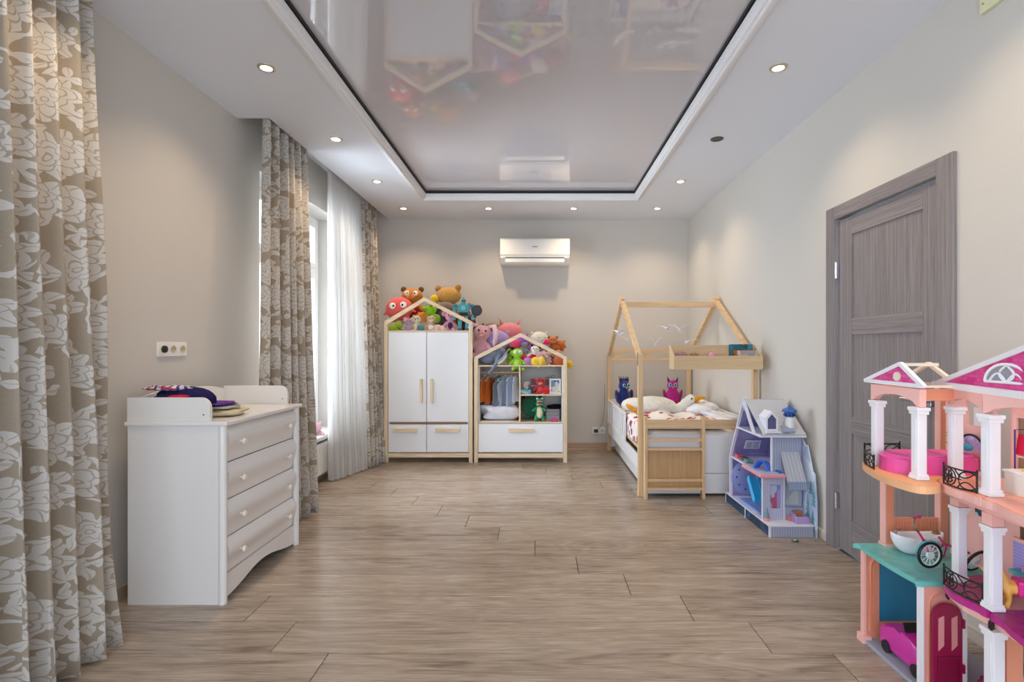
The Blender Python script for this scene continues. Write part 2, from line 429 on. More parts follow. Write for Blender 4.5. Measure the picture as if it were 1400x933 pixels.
# ceiling with the tray and the two curtain niches
TX0, TX1, TY0, TY1 = -1.235, 1.065, -.9, 5.43
m = M()
xs = [XL, -1.85, TX0, TX1, XR]; yy = [YF, -.3, TY0+.0, 2.2, 3.52, TY1, YB]
yy = sorted(set([YF, TY0, -.3, 2.2, 3.52, TY1, YB]))
for i in range(4):
    for j in range(len(yy)-1):
        cx, cy = (xs[i]+xs[i+1])/2, (yy[j]+yy[j+1])/2
        if TX0 < cx < TX1 and TY0 < cy < TY1: continue
        if cx < -1.85 and (cy > 3.52 or -.3 < cy < 2.2): continue
        m.box(xs[i], xs[i+1], yy[j], yy[j+1], ZC, ZC+.14)
m.box(XL, XR, YF, YB, ZC+.1401, ZC+.2)
ce = struct(obj('ceiling', m, CEIL), 'white dropped plasterboard ceiling around the glossy tray', 'ceiling')
obj('stretch_film', M().box(TX0, TX1, TY0, TY1, 2.888, 2.893), FILM, ce, label='glossy pale lilac-grey stretch film that mirrors the room')
m = M()
for (a0, a1, b0, b1) in ((TX0, TX0+.06, TY0, TY1), (TX1-.06, TX1, TY0, TY1), (TX0, TX1, TY1-.06, TY1)): m.box(a0, a1, b0, b1, 2.868, 2.8875)
obj('shadow_gap', m, DARK, ce)
# cornice swept round the tray
prof = [(-.022, 0), (-.022, -.006), (-.012, -.012), (-.004, -.012), (.0, -.020), (.012, -.026), (.024, -.028), (.030, -.022), (.030, -.014), (.040, -.012), (.046, -.004), (.050, .006), (.050, .020), (.054, .022), (.054, .038), (.0, .038), (.0, 0)]
m = M(); n = len(prof); rings = []
for (cx, cy, sx, sy) in ((TX0, TY0, 1, 1), (TX1, TY0, -1, 1), (TX1, TY1, -1, -1), (TX0, TY1, 1, -1)):
    rings.append([m.b.verts.new((cx+sx*a, cy+sy*a, ZC+z)) for a, z in prof])
for i in range(4):
    A, B = rings[i], rings[(i+1) % 4]
    for k in range(n): m.b.faces.new((A[k], A[(k+1) % n], B[(k+1) % n], B[k]))
struct(obj('trim_1', m, plain(236, 236, 238, .5, var=.01), smooth='auto'), 'white moulded cornice round the glossy ceiling tray', 'trim')

# baseboards
BB = wood(186, 160, 134, 'x', .4)
def base(name, x0, x1, y0, y1, mt, lab):
    m = M().box(x0, x1, y0, y1, 0, .062, bev=.004); struct(obj(name, m, mt), lab, 'baseboard')
base('baseboard_back', XL, XR, YB-.014, YB, wood(178, 150, 124, 'x', .4), 'light oak baseboard along the far wall')
base('baseboard_left', XL, XL+.014, YF, YB-.015, wood(186, 164, 140, 'y', .4), 'oak baseboard along the left wall')
base('baseboard_right', XR-.014, XR, 3.275, YB-.015, wood(206, 196, 186, 'y', .4), 'pale baseboard on the right wall beyond the door')
base('baseboard_right', XR-.014, XR, YF, 2.25, wood(206, 196, 186, 'y', .4), 'pale baseboard on the right wall this side of the door')

# windows
def window(name, W, lab, mull):
    y0, y1, z0, z1 = W; xg = XL-.25
    t = thing(name, lab, 'window', (xg, (y0+y1)/2, z0)); t['kind'] = 'structure'
    fr = M()
    for a in (y0, y1-.06): fr.box(xg-.03, xg+.035, a, a+.06, z0, z1, bev=.005)
    for a in (z0, z1-.06): fr.box(xg-.03, xg+.035, y0+.0605, y1-.0605, a, a+.06, bev=.005)
    obj('window_frame', fr, PLAST, t)
    zt = 1.98
    obj('transom', M().box(xg-.028, xg+.033, y0+.061, y1-.061, zt, zt+.07, bev=.004), PLAST, t)
    cs = [y0+.061]+list(mull)+[y1-.061]
    for mm in mull: obj('mullion', M().box(xg-.028, xg+.034, mm-.035, mm+.035, z0+.061, z1-.061, bev=.004), PLAST, t)
    for i in range(len(cs)-1):
        a, b = cs[i]+(.036 if i else 0), cs[i+1]-(.036 if i < len(cs)-2 else 0)
        for c, d in ((z0+.061, zt-.001), (zt+.071, z1-.061)):
            s = M(); q = .045
            s.box(xg-.02, xg+.045, a, a+q, c, d, bev=.004).box(xg-.02, xg+.045, b-q, b, c, d, bev=.004).box(xg-.02, xg+.045, a+q, b-q, c, c+q, bev=.004).box(xg-.02, xg+.045, a+q, b-q, d-q, d, bev=.004)
            so = obj('sash', s, PLAST, t)
            obj('pane', M().box(xg-.004, xg+.004, a+q, b-q, c+q, d-q), GLASS, so)
    sl = M().box(xg+.036, XL+.07, y0-.06, y1+.04, z0-.035, z0+.006, bev=.006) if False else M().box(xg+.036, XL+.005, y0+.002, y1-.002, z0, z0+.018).box(XL+.001, XL+.075, y0-.05, y1+.05, z0-.02, z0+.018, bev=.006)
    obj('window_sill', sl, PLAST, t)
window('window_1', W1, 'tall white framed window behind the sheer curtain', (4.35, 4.86))
window('window_2', W2, 'white framed window behind the nearest patterned curtain', (.93,))

# door
d1 = thing('door_1', 'grey oak veneer door with three recessed panels in the right wall', 'door', (XR, (DY0+DY1)/2, 0)); d1['kind'] = 'structure'
X0 = XR
def casing(y0, y1, z0, z1, mt): obj('casing', M().box(X0-.018, X0+.02, y0, y1, z0, z1, bev=.003), mt, d1)
casing(2.262, 2.362, 0, 2.115, DOORZ); casing(3.172, 3.262, 0, 2.115, DOORZ); casing(2.3625, 3.1715, 2.035, 2.115, DOORY)
obj('jamb', M().box(X0+.0, X0+.10, 2.337, 2.352, 0, 2.05).box(X0, X0+.10, 3.174, 3.188, 0, 2.05).box(X0, X0+.10, 2.353, 3.173, 2.038, 2.052), plain(60, 50, 46, .6), d1)
LX = X0+.004; LY0, LY1 = 2.372, 3.150; lf_z = 2.025
leaf = obj('leaf', M().box(LX+.014, LX+.04, LY0, LY1, .01, lf_z), DOORZ, d1)
PY0, PY1 = 2.468, 3.03
def seg(y0, y1, z0, z1, mt, nm): obj(nm, M().box(LX, LX+.0139, y0, y1, z0, z1, bev=.002), mt, leaf)
seg(LY0, PY0, .01, lf_z, DOORZ, 'stile'); seg(PY1, LY1, .01, lf_z, DOORZ, 'stile')
zs = [(.01, .215), (.735, .835), (1.32, 1.42), (1.915, lf_z)]
for a, b in zs: seg(PY0+.0005, PY1-.0005, a, b, DOORY, 'rail')
for a, b in ((.215, .735), (.835, 1.32), (1.42, 1.915)):
    mm = M(); q = .018; mm.ringprism([(PY0, a), (PY1, a), (PY1, b), (PY0, b)], [(PY0+q, a+q), (PY1-q, a+q), (PY1-q, b-q), (PY0+q, b-q)], 'YZ', LX+.0139, LX+.008)
    mm.box(LX+.0085, LX+.0138, PY0+q, PY1-q, a+q, b-q)
    obj('panel', mm, DOORZ, leaf)
for z in (.30, 1.72):
    obj('hinge', M().cyl((X0-.012, 3.161, z-.05), (X0-.012, 3.161, z+.05), .008, seg=12).box(X0-.012, X0+.004, 3.152, 3.170, z-.05, z+.05), CHROME, d1)
hd = obj('handle', M().box(X0-.012, LX, 2.395, 2.450, .965, 1.02, bev=.004).cyl((X0-.055, 2.423, .992), (X0-.01, 2.423, .992), .011).cyl((X0-.05, 2.415, .992), (X0-.05, 2.54, .992), .010, seg=12), CHROME, d1, label='chrome lever door handle')

# ================================================================== ceiling lights
LENS = emit(255, 236, 205, 14); RIM = plain(205, 190, 165, .3, .8)
pos = []
for Y in (-.05, .93, 1.9, 2.88, 3.87, 4.86, 5.81): (pos.append((-1.53, Y, 1)) if Y > 1 else None); pos.append((1.35, Y, 0 if Y == 3.87 else 1))
pos += [(-.565, 5.81, 1), (.40, 5.81, 1)]
def dl_label(x, y, on):
    nm = {-.05: 'behind the camera', .93: 'just behind the camera', 1.9: 'above the camera'}
    if y < 2: return 'lit recessed ceiling spotlight %s on the %s' % (nm[y], 'left' if x < 0 else 'right')
    if not on: return 'unlit dark recessed ceiling spotlight, right row'
    if y == 5.81: return {-1.53: 'lit recessed spotlight in the far left ceiling corner', -.565: 'lit recessed spotlight between the far left corner and the air conditioner', .40: 'lit recessed spotlight just right of the air conditioner', 1.35: 'lit recessed spotlight in the far right ceiling corner'}[x]
    side = 'left' if x < 0 else 'right'
    if side == 'left': return {2.88: 'nearest and largest lit spotlight in the left ceiling row', 3.87: 'second lit spotlight of the left ceiling row', 4.86: 'third lit spotlight of the left ceiling row, above the sheer curtain'}[y]
    return {2.88: 'nearest lit spotlight in the right ceiling row', 4.86: 'lit spotlight in the right ceiling row beyond the unlit one'}[y]
for x, y, on in pos:
    t = thing('ceiling_spotlight', dl_label(x, y, on), 'spotlight', (x, y, ZC), group='recessed ceiling spotlights')
    obj('rim', M().lathe([(.030, -.002), (.031, -.006), (.040, -.007), (.047, -.004), (.048, .0005)], (x, y, ZC), seg=28), RIM if on else plain(90, 84, 78, .4, .6), t, smooth='auto')
    obj('lens', M().lathe([(.001, -.0045), (.029, -.004), (.0295, -.001)], (x, y, ZC), seg=24), LENS if on else plain(70, 66, 62, .5), t)
    if on:
        l = bpy.data.lights.new('spot', 'SPOT'); l.energy = SPOT; l.color = (1, .76, .50); l.spot_size = math.radians(125); l.spot_blend = .9; l.shadow_soft_size = .03
        lo = bpy.data.objects.new('spot', l); C.objects.link(lo); lo.parent = t; lo.location = (0, 0, -.012)

# ================================================================== curtains
def curtain(name, label, top, bot, nf, amp, mt, ztop=2.94, zbot=.012, ph=0, full=2.1, group=None, solid=.003):
    (ty0, ty1, tx), (by0, by1, bx0, bx1) = top, bot; rr = random.Random(int(ty0*100)); js = [rr.uniform(-.35, .35) for _ in range(nf+2)]; am = [rr.uniform(.7, 1.25) for _ in range(nf+2)]
    wd = (ty1-ty0)*full
    def fn(s, v):
        t = 1-v; z = zbot+(ztop-zbot)*v; e = t**1.15
        yt = ty0+(ty1-ty0)*s; k = s*nf; i = int(min(k, nf-1e-6)); fr = k-i
        J = js[i]*(1-fr)+js[i+1]*fr; A = am[i]*(1-fr)+am[i+1]*fr
        yb = by0+(by1-by0)*s
        a = (amp[0]*(1-e)+amp[1]*e)*A
        ang = 2*PI*k+J*1.6+ph+.35*math.sin(3*z+i)*t
        x = tx*(1-e)+(bx0+(bx1-bx0)*s)*e+a*math.sin(ang)
        y = yt*(1-e)+yb*e+a*.35*math.cos(ang*.98+.3)
        return (x-a*.30*math.cos(2*ang), y, z)
    m = M().grid(fn, nf*16, 26, lambda s, v: (s*wd, (1-v)*-ztop+ztop))
    md = [('SOLIDIFY', dict(thickness=solid, offset=0))] if solid else []
    return tag(obj(name, m, mt, smooth=True, mods=md), label, 'curtain', group)
curtain('patterned_curtain', 'nearest beige damask curtain hanging at the left picture edge', (1.20, 2.165, -1.925), (1.12, 2.10, -1.80, -1.765), 10, (.035, .052), DAM, ph=.9)
curtain('patterned_curtain', 'beige damask curtain gathered behind the white dresser', (3.56, 4.10, -1.905), (3.38, 3.80, -1.84, -1.70), 5, (.042, .060), DAM, ph=1.5)
curtain('patterned_curtain', 'farthest beige damask curtain beside the tall white wardrobe', (5.48, 5.95, -1.905), (5.22, 5.50, -1.76, -1.67), 5, (.028, .040), DAM, ph=.6)
curtain('sheer_curtain', 'white sheer voile curtain hanging over the window', (4.66, 5.50, -1.92), (4.72, 5.20, -1.93, -1.76), 10, (.030, .045), SHEER, ph=.2, solid=0)
# curtain tracks
for a, b, lb in ((-.25, 2.15, 'white curtain track in the near ceiling niche'), (3.56, 6.3, 'white curtain track in the far ceiling niche')):
    tag(obj('curtain_track', M().box(-1.95, -1.90, a, b, 2.945, 2.9595), PLAST), lb, 'curtain track')

# ================================================================== air conditioner
t = thing('air_conditioner', 'white wall-mounted air conditioner high on the far wall', 'air conditioner', (-.04, YB, 2.23))
ax0, ax1 = -.455, .375
pr = [(6.335, 2.235), (6.335, 2.545), (6.15, 2.545), (6.125, 2.525), (6.115, 2.34), (6.118, 2.31), (6.16, 2.245), (6.2, 2.232)]
obj('casing', M().prism(pr, 'YZ', ax0, ax1), PLAST, t)
obj('front_panel', M().prism([(6.1145, 2.335), (6.108, 2.35), (6.117, 2.53), (6.145, 2.549), (6.15, 2.5455), (6.125, 2.5255)], 'YZ', ax0-.001, ax1+.001), PLAST, t)
obj('louvre', M().box(ax0+.06, ax1-.065, 6.112, 6.117, 2.256, 2.302, rot=(-.3, 0, 0)), plain(225, 226, 226, .4), t)
obj('air_slot', M().box(ax0+.06, ax1-.065, 6.112, 6.13, 2.3105, 2.318), BLACK, t)
obj('nameplate', M().box(-.073, -.006, 6.1085, 6.1135, 2.438, 2.445), plain(110, 110, 115, .4), t, label='small grey maker mark')
mm = M()
for i in range(14): mm.box(ax0+.05+i*.053, ax0+.09+i*.053, 6.17, 6.30, 2.546, 2.549)
g = obj('intake_grille', mm, plain(120, 122, 125, .5), t); g['kind'] = 'stuff'

# yellowish plate high on the right wall
t = thing('wall_plate', 'pale yellow plastic plate screwed high on the right wall', 'plate', (XR, 2.0, 2.63))
obj('plate', M().box(XR-.02, XR, 1.86, 2.125, 2.625, 2.79, bev=.004), plain(220, 218, 180, .4), t)
obj('screw', M().cyl((XR-.024, 2.105, 2.66), (XR-.019, 2.105, 2.66), .004), CHROME, t)
# triple socket on the left wall
t = thing('wall_socket', 'white triple wall socket above the dresser', 'socket', (XL, 2.888, 1.197))
obj('plate', M().box(XL, XL+.010, 2.775, 3.002, 1.195, 1.275, bev=.003), PLAST, t)
for i, c in enumerate((2.812, 2.888, 2.964)):
    s = obj('socket', M().lathe([(.021, .010), (.021, .014), (.019, .0145), (.018, .0105), (.001, .0105)], (XL, c, 1.235), 'x', 24), plain(205, 190, 165, .5), t)
    if i == 0:
        obj('plug', M().lathe([(.020, .0112), (.0195, .024), (.014, .028), (.001, .029)], (XL, c, 1.235), 'x', 24), BLACK, s, smooth='auto', label='black plug pushed into the left socket')
    else:
        obj('pin_hole', M().cyl((XL+.0108, c-.009, 1.235), (XL+.0116, c-.009, 1.235), .003).cyl((XL+.0108, c+.009, 1.235), (XL+.0116, c+.009, 1.235), .003), BLACK, s)
# socket near the bed on the back wall
t = thing('wall_socket', 'double wall socket low on the far wall left of the bed', 'socket', (.75, YB, .19))
obj('plate', M().box(.67, .83, YB-.010, YB, .17, .25, bev=.003), PLAST, t)
for c in (.71, .79): obj('socket', M().lathe([(.021, -.010), (.021, -.013), (.001, -.0132)], (c, YB, .21), 'y', 20), plain(215, 205, 190, .5), t)
t = thing('power_adapter', 'black plug with a thin cable running up behind the bed', 'plug', (.71, YB-.03, .19))
obj('plug', M().box(.685, .735, YB-.052, YB-.0135, .19, .228, bev=.008), BLACK, t)
obj('cable', M().tube([(.72, 6.29, .225), (.77, 6.285, .27), (.80, 6.285, .36), (.812, 6.285, .5), (.815, 6.285, .8)], .0022), BLACK, t)

# radiator
t = thing('radiator', 'white panel radiator under the window', 'radiator', (-1.995, 4.5, .05))
rx = -1.985
obj('panel', M().box(rx-.035, rx, 3.95, 5.2, .075, .355, bev=.004), PLAST, t)
mm = M()
for i in range(36): mm.box(rx, rx+.004, 3.975+i*.034, 3.99+i*.034, .095, .335)
g = obj('rib', mm, PLAST, t); g['kind'] = 'stuff'
obj('top_grille', M().box(rx-.034, rx-.002, 3.96, 5.19, .3552, .36), plain(205, 205, 205, .4), t)
for a in (4.05, 5.1): obj('bracket', M().box(XL, rx-.0352, a, a+.03, .12, .32), PLAST, t)

# ================================================================== dresser
t = thing('changing_dresser', 'white changing-table dresser with four wavy drawers on the left', 'dresser', (-1.745, 2.86, 0))
dx0, dx1, dy0, dy1 = -1.985, -1.53, 2.475, 3.245; zt = .865
obj('side_panel', M().box(dx0, dx1, dy0, dy0+.018, 0.0, zt), CREAM, t); obj('side_panel', M().box(dx0, dx1, dy1-.018, dy1, 0, zt), CREAM, t)
obj('back_panel', M().box(dx0, dx0+.006, dy0+.0185, dy1-.0185, .05, zt-.001), CREAM, t)
for a in (dy0+.012, dy1-.012): obj('corner_post', M().cyl((dx1-.002, a, 0), (dx1-.002, a, zt), .019, seg=20), CREAM, t, smooth='auto')
obj('top', M().box(dx0-.01, dx1+.03, dy0-.012, dy1+.012, zt+.0005, zt+.022, bev=.006), CREAM, t)
za = [.13, .305, .49, .675, .86]
for i in range(4):
    z0, z1 = za[i]+.003, za[i+1]-.003; a, b = dy0+.033, dy1-.033
    def prf(v): return .022*math.sin(PI*v)**.8-.011*math.sin(2*PI*v)
    N_ = 16; poly = [(dx1-.015+prf(k/N_), z0+(z1-z0)*k/N_) for k in range(N_+1)]+[(dx1-.03, z1), (dx1-.03, z0)]
    dr = obj('drawer', M().prism(poly, 'XZ', a, b), CREAM, t, smooth='auto')
    for yy_ in (a+.11, b-.11):
        obj('knob', M().lathe([(.006, 0), (.006, .012), (.014, .018), (.016, .024), (.012, .031), (.001, .033)], (dx1+.004, yy_, (z0+z1)/2), 'x', 16), plain(236, 228, 214, .3), dr, smooth='auto')
N_ = 20; lo = [(dy0+.032+(dy1-dy0-.064)*k/N_, .015+.055*math.sin(PI*k/N_)**2) for k in range(N_+1)]
obj('apron', M().prism(lo+[(dy1-.032, .128), (dy0+.032, .128)], 'YZ', dx1-.025, dx1-.006), CREAM, t)
def endpanel(y0, y1):
    z0, z1 = zt+.0225, 1.003; r = .05; pts = [(dx0, z0), (dx1-.055, z0)]
    pts += [(dx1-.055-r+r*math.cos(k*PI/12), z1-r+r*math.sin(k*PI/12)) for k in range(7)] + [(dx0, z1)]
    obj('end_board', M().prism(pts, 'XZ', y0, y1), CREAM, t)
    ym = y0-.0015 if y0 < 2.6 else y0-.0015
    obj('screw_cap', M().cyl((dx1-.085, ym, zt+.055), (dx1-.085, y0, zt+.055), .0035, seg=10), DARK, t)
endpanel(dy0-.004, dy0+.014); endpanel(dy1-.014, dy1+.004)
N_ = 24; tp = []
for k in range(N_+1):
    u = k/N_; tp.append((dy1-.015-(dy1-dy0-.03)*u, .985+.045*math.sin(PI*u)**2+.012*math.sin(3*PI*u)))
obj('back_board', M().prism([(dy0+.015, zt+.0225), (dy1-.015, zt+.0225)]+tp, 'YZ', dx0, dx0+.016), CREAM, t)
# clothes on the dresser
def heap(name, label, cat, c, r, mt, amp=.3, seed=1, n=(22, 12), group=None, parent=None, sq=2.6):
    """folded cloth: a flattened super-ellipsoid with creases"""
    rr = random.Random(seed); ks = [(rr.uniform(2, 7), rr.uniform(2, 7), rr.uniform(0, 6)) for _ in range(5)]
    def se(v, p): return math.copysign(abs(v)**p, v)
    def fn(u, v):
        th = 2*PI*u; ph_ = PI*(v-.5); p = 2/sq
        d = Vector((se(math.cos(ph_), p)*se(math.cos(th), p), se(math.cos(ph_), p)*se(math.sin(th), p), se(math.sin(ph_), p)))
        q = 1+amp*.18*sum(math.sin(a*d.x+b*d.y*1.3+c_+3*d.z) for a, b, c_ in ks)
        return Vector(c)+Vector((d.x*r[0]*q, d.y*r[1]*q, d.z*r[2]*(1 if d.z < 0 else q)))
    m = M().grid(fn, n[0], n[1]); bmesh.ops.remove_doubles(m.b, verts=m.b.verts[:], dist=1e-4)
    o = obj(name, m, mt, parent, smooth=True)
    return tag(o, label, cat, group) if parent is None else o
top_z = zt+.022
heap('folded_clothes', 'dark navy clothes piled on the dresser near end', 'clothes', (-1.80, 2.60, top_z+.075), (.135, .085, .075), cloth(34, 30, 82), .35, 3)
heap('folded_clothes', 'red garment tucked under the navy clothes on the dresser', 'clothes', (-1.78, 2.545, top_z+.115), (.05, .04, .009), cloth(205, 34, 60), .2, 5)
heap('plaid_shirt', 'plaid shirt lying on top of the navy clothes', 'shirt', (-1.855, 2.58, top_z+.155), (.11, .05, .014), mat_plaid(), .3, 9)
heap('folded_clothes', 'cream folded garment at the bottom of the small dresser pile', 'clothes', (-1.635, 2.70, top_z+.018), (.075, .09, .018), cloth(205, 192, 158), .3, 12)
heap('folded_clothes', 'thin grey garment in the middle of the small dresser pile', 'clothes', (-1.655, 2.70, top_z+.046), (.065, .08, .009), cloth(186, 180, 172), .3, 13)
heap('folded_clothes', 'purple garment on top of the small dresser pile', 'clothes', (-1.665, 2.695, top_z+.066), (.06, .075, .010), cloth(102, 60, 150), .4, 14)

# ================================================================== house-shaped cabinets
YC = 5.5
def X(px, Y=YC): return (px-CX)*Y/F
def Z(py, Y=YC): return CH-(py-CY)*Y/F
def house_cabinet(x0, x1, eave, apex, apx, label, sub, depth=.48):
    t = thing('house_cabinet', label, 'cabinet', ((x0+x1)/2, YC+depth/2, 0)); p = .04
    for yf in (YC, YC+depth-p):
        for a in (x0, x1-p): obj('post', M().box(a, a+p, yf, yf+p, 0, eave, bev=.003), PINEZ, t)
        for xe, s in ((x0+p/2, 1), (x1-p/2, -1)):
            # roof bar with plumb cut ends
            dx, dz = apx-xe, apex-eave; L = math.hypot(dx, dz); th = p*L/abs(dx)*.92
            xo = x0 if s == 1 else x1
            obj('roof_bar', M().prism([(xo, eave), (xo, eave+th*.55), (apx, apex), (apx, apex-th), (xo+s*p, eave)] if s == 1 else [(xo, eave), (xo-p, eave), (apx, apex-th), (apx, apex), (xo, eave+th*.55)], 'XZ', yf+(.001 if s == 1 else 0), yf+p-(.001 if s == 1 else 0)), PINEX, t)
    return t
x0, x1 = X(525), X(646); bx0, bx1 = x0+.041, x1-.041; yb = YC+.44
t = house_cabinet(x0, x1, Z(443), Z(406.5), X(580), 'tall house-shaped white wardrobe with a pine frame, two doors and two drawers', 0)
ztp, zb = Z(454), Z(619.5)
sh = M(); sh.box(bx0, bx0+.016, YC+.03, yb, zb, ztp).box(bx1-.016, bx1, YC+.03, yb, zb, ztp).box(bx0+.0165, bx1-.0165, yb-.01, yb, zb, ztp).box(bx0+.0165, bx1-.0165, YC+.03, yb-.0105, zb, zb+.016)
obj('body', sh, WHITE, t)
obj('top_board', M().box(bx0, bx1, YC+.008, yb, ztp+.0005, ztp+.014), PINEX, t)
obj('mid_board', M().box(bx0+.0165, bx1-.0165, YC+.012, yb-.011, Z(580), Z(578)), wood(150, 112, 80, 'x'), t)
obj('bottom_rail', M().box(bx0, bx1, YC+.006, YC+.03, Z(626), Z(620.2)), PINEX, t)
xm = X(583); g_ = .003
for a, b, hx in ((bx0+g_, xm-g_, 575.8), (xm+g_, bx1-g_, 590.3)):
    d = obj('door', M().box(a, b, YC+.008, YC+.026, Z(577.5), ztp-.003, bev=.002), WHITE, t)
    obj('handle', M().box(X(hx)-.015, X(hx)+.015, YC-.014, YC+.0078, Z(551.5), Z(518.5), bev=.003), PINEZ, d)
for a, b, h0, h1 in ((bx0+g_, xm-g_, 538, 571), (xm+g_, bx1-g_, 595, 628.5)):
    d = obj('drawer', M().box(a, b, YC+.008, YC+.026, Z(618.8), Z(580.8), bev=.002), WHITE, t)
    obj('handle', M().box(X(h0), X(h1), YC-.014, YC+.0078, Z(591), Z(586), bev=.003), PINEX, d)
# second
x0, x1 = X(648.3), X(775.3); bx0, bx1 = x0+.041, x1-.041
t = house_cabinet(x0, x1, Z(491), Z(455.5), X(711.5), 'low house-shaped open cabinet with a hanging rail and one wide drawer', 1)
ztp2 = Z(501.5); zbs = Z(579.5); SIDE = plain(222, 220, 216, .4, var=.01)
sh = M(); sh.box(bx0, bx0+.014, YC+.03, yb, zb, ztp2).box(bx1-.014, bx1, YC+.03, yb, zb, ztp2)
obj('side_panel', sh, SIDE, t); obj('back_panel', M().box(bx0+.0145, bx1-.0145, yb-.012, yb, zb, ztp2), SIDE, t)
obj('shelf', M().box(bx0, bx1, YC+.008, yb, ztp2+.0005, ztp2+.014), PINEX, t)
obj('shelf', M().box(bx0+.0145, bx1-.0145, YC+.008, yb-.0125, zbs, zbs+.016), PINEX, t)
xd = X(710.5)
obj('divider', M().box(xd-.008, xd+.008, YC+.01, yb-.0125, zbs+.0165, ztp2), PINEZ, t)
zms = Z(541.5)
obj('shelf', M().box(xd+.0085, bx1-.0145, YC+.012, yb-.0125, zms, zms+.014), PINEX, t)
zr_ = Z(509.5, YC+.14)
obj('hanging_rail', M().cyl((bx0+.015, YC+.14, zr_), (xd-.009, YC+.14, zr_), .011), wood(190, 150, 105, 'x'), t, smooth='auto')
obj('bottom_rail', M().box(bx0, bx1, YC+.006, YC+.03, Z(626.5), Z(620.5)), PINEX, t)
d = obj('drawer', M().box(bx0+.003, bx1-.003, YC+.008, YC+.026, Z(618.8), zbs-.004, bev=.002), WHITE, t)
obj('handle', M().box(X(695), X(729.5), YC-.014, YC+.0078, Z(591.3), Z(586.3), bev=.003), PINEX, d)
obj('drawer_box', M().box(bx0+.02, bx1-.02, YC+.027, yb-.02, zb+.01, zbs-.03), SIDE, t)

# clothes on hangers
HANG = thing
def garment(px, col, w_, l_, lab, yaw, hcol=(225, 225, 225), cat='garment'):
    x = X(px, YC+.14); y = YC+.14
    hz = zr_+.011
    th = thing('clothes_hanger', 'plastic hanger carrying the '+lab, 'hanger', (x, y, hz), group='hangers on the cabinet rail')
    th.rotation_euler = (0, 0, yaw)
    hk = [(0, .0145*math.sin(a), .0-.009+.0145*math.cos(a)) for a in [math.radians(q) for q in range(-60, 181, 30)]]
    obj('hook', M().tube(hk+[(0, 0, -.045)], .0022), CHROME if sum(hcol) > 600 else BLACK, th, local=True)
    obj('bar', M().tube([(-.002, 0, -.045), (w_*.5, 0, -.085), (w_*.55, 0, -.1), (-w_*.55, 0, -.1), (-w_*.5, 0, -.085), (.002, 0, -.045)], .0035), plain(*hcol, .4), th, local=True)
    rr = random.Random(px)
    def fn(u, v):
        a = 2*PI*u; zz = -.062-l_*v; ww = w_*(.25+.75*min(1, v*4))*(.5+.04*math.sin(7*v)); dd = .016+.014*v
        return (ww*math.cos(a)+.012*math.sin(a*3+v*4), dd*math.sin(a)*(1+.45*math.sin(a*4+px)), zz-.01*math.cos(a*2)*v)
    tg = thing('hanging_garment', lab, cat, (x, y, hz-.05), (0, 0, yaw), 'clothes on the cabinet rail')
    tg.location.z = hz
    m = M().grid(fn, 28, 10); bmesh.ops.remove_doubles(m.b, verts=m.b.verts[:], dist=1e-4)
    obj('fabric', m, cloth(*col), tg, smooth=True, local=True)
garment(663, (196, 104, 40), .20, .26, 'rust orange dress, leftmost on the rail', 1.25)
garment(671, (172, 84, 34), .20, .28, 'dark rust dress beside the leftmost one', 1.15, (230, 230, 225))
garment(682, (118, 120, 130), .20, .30, 'dark grey top in the middle of the rail', 1.05, (40, 40, 40))
garment(691, (150, 160, 176), .20, .31, 'blue-grey top right of the dark grey one', .75, (190, 230, 215))
garment(699, (168, 180, 200), .19, .30, 'pale blue shirt near the divider', 1.1, (235, 235, 235))
garment(705, (190, 198, 212), .18, .27, 'lightest blue shirt, last before the divider', 1.3, (235, 235, 235))
heap('bedding_bundle', 'white crumpled bedding bundle at the bottom of the open cabinet', 'bedding', (X(683), 5.68, zbs+.016+.088), (.215, .135, .088), cloth(222, 222, 232), .5, 21, (40, 20), sq=3)
heap('folded_sheet', 'thin white cloth under the bedding bundle at the shelf edge', 'sheet', (X(680), 5.535, zbs+.021), (.20, .02, .005), cloth(228, 228, 234), .3, 23)

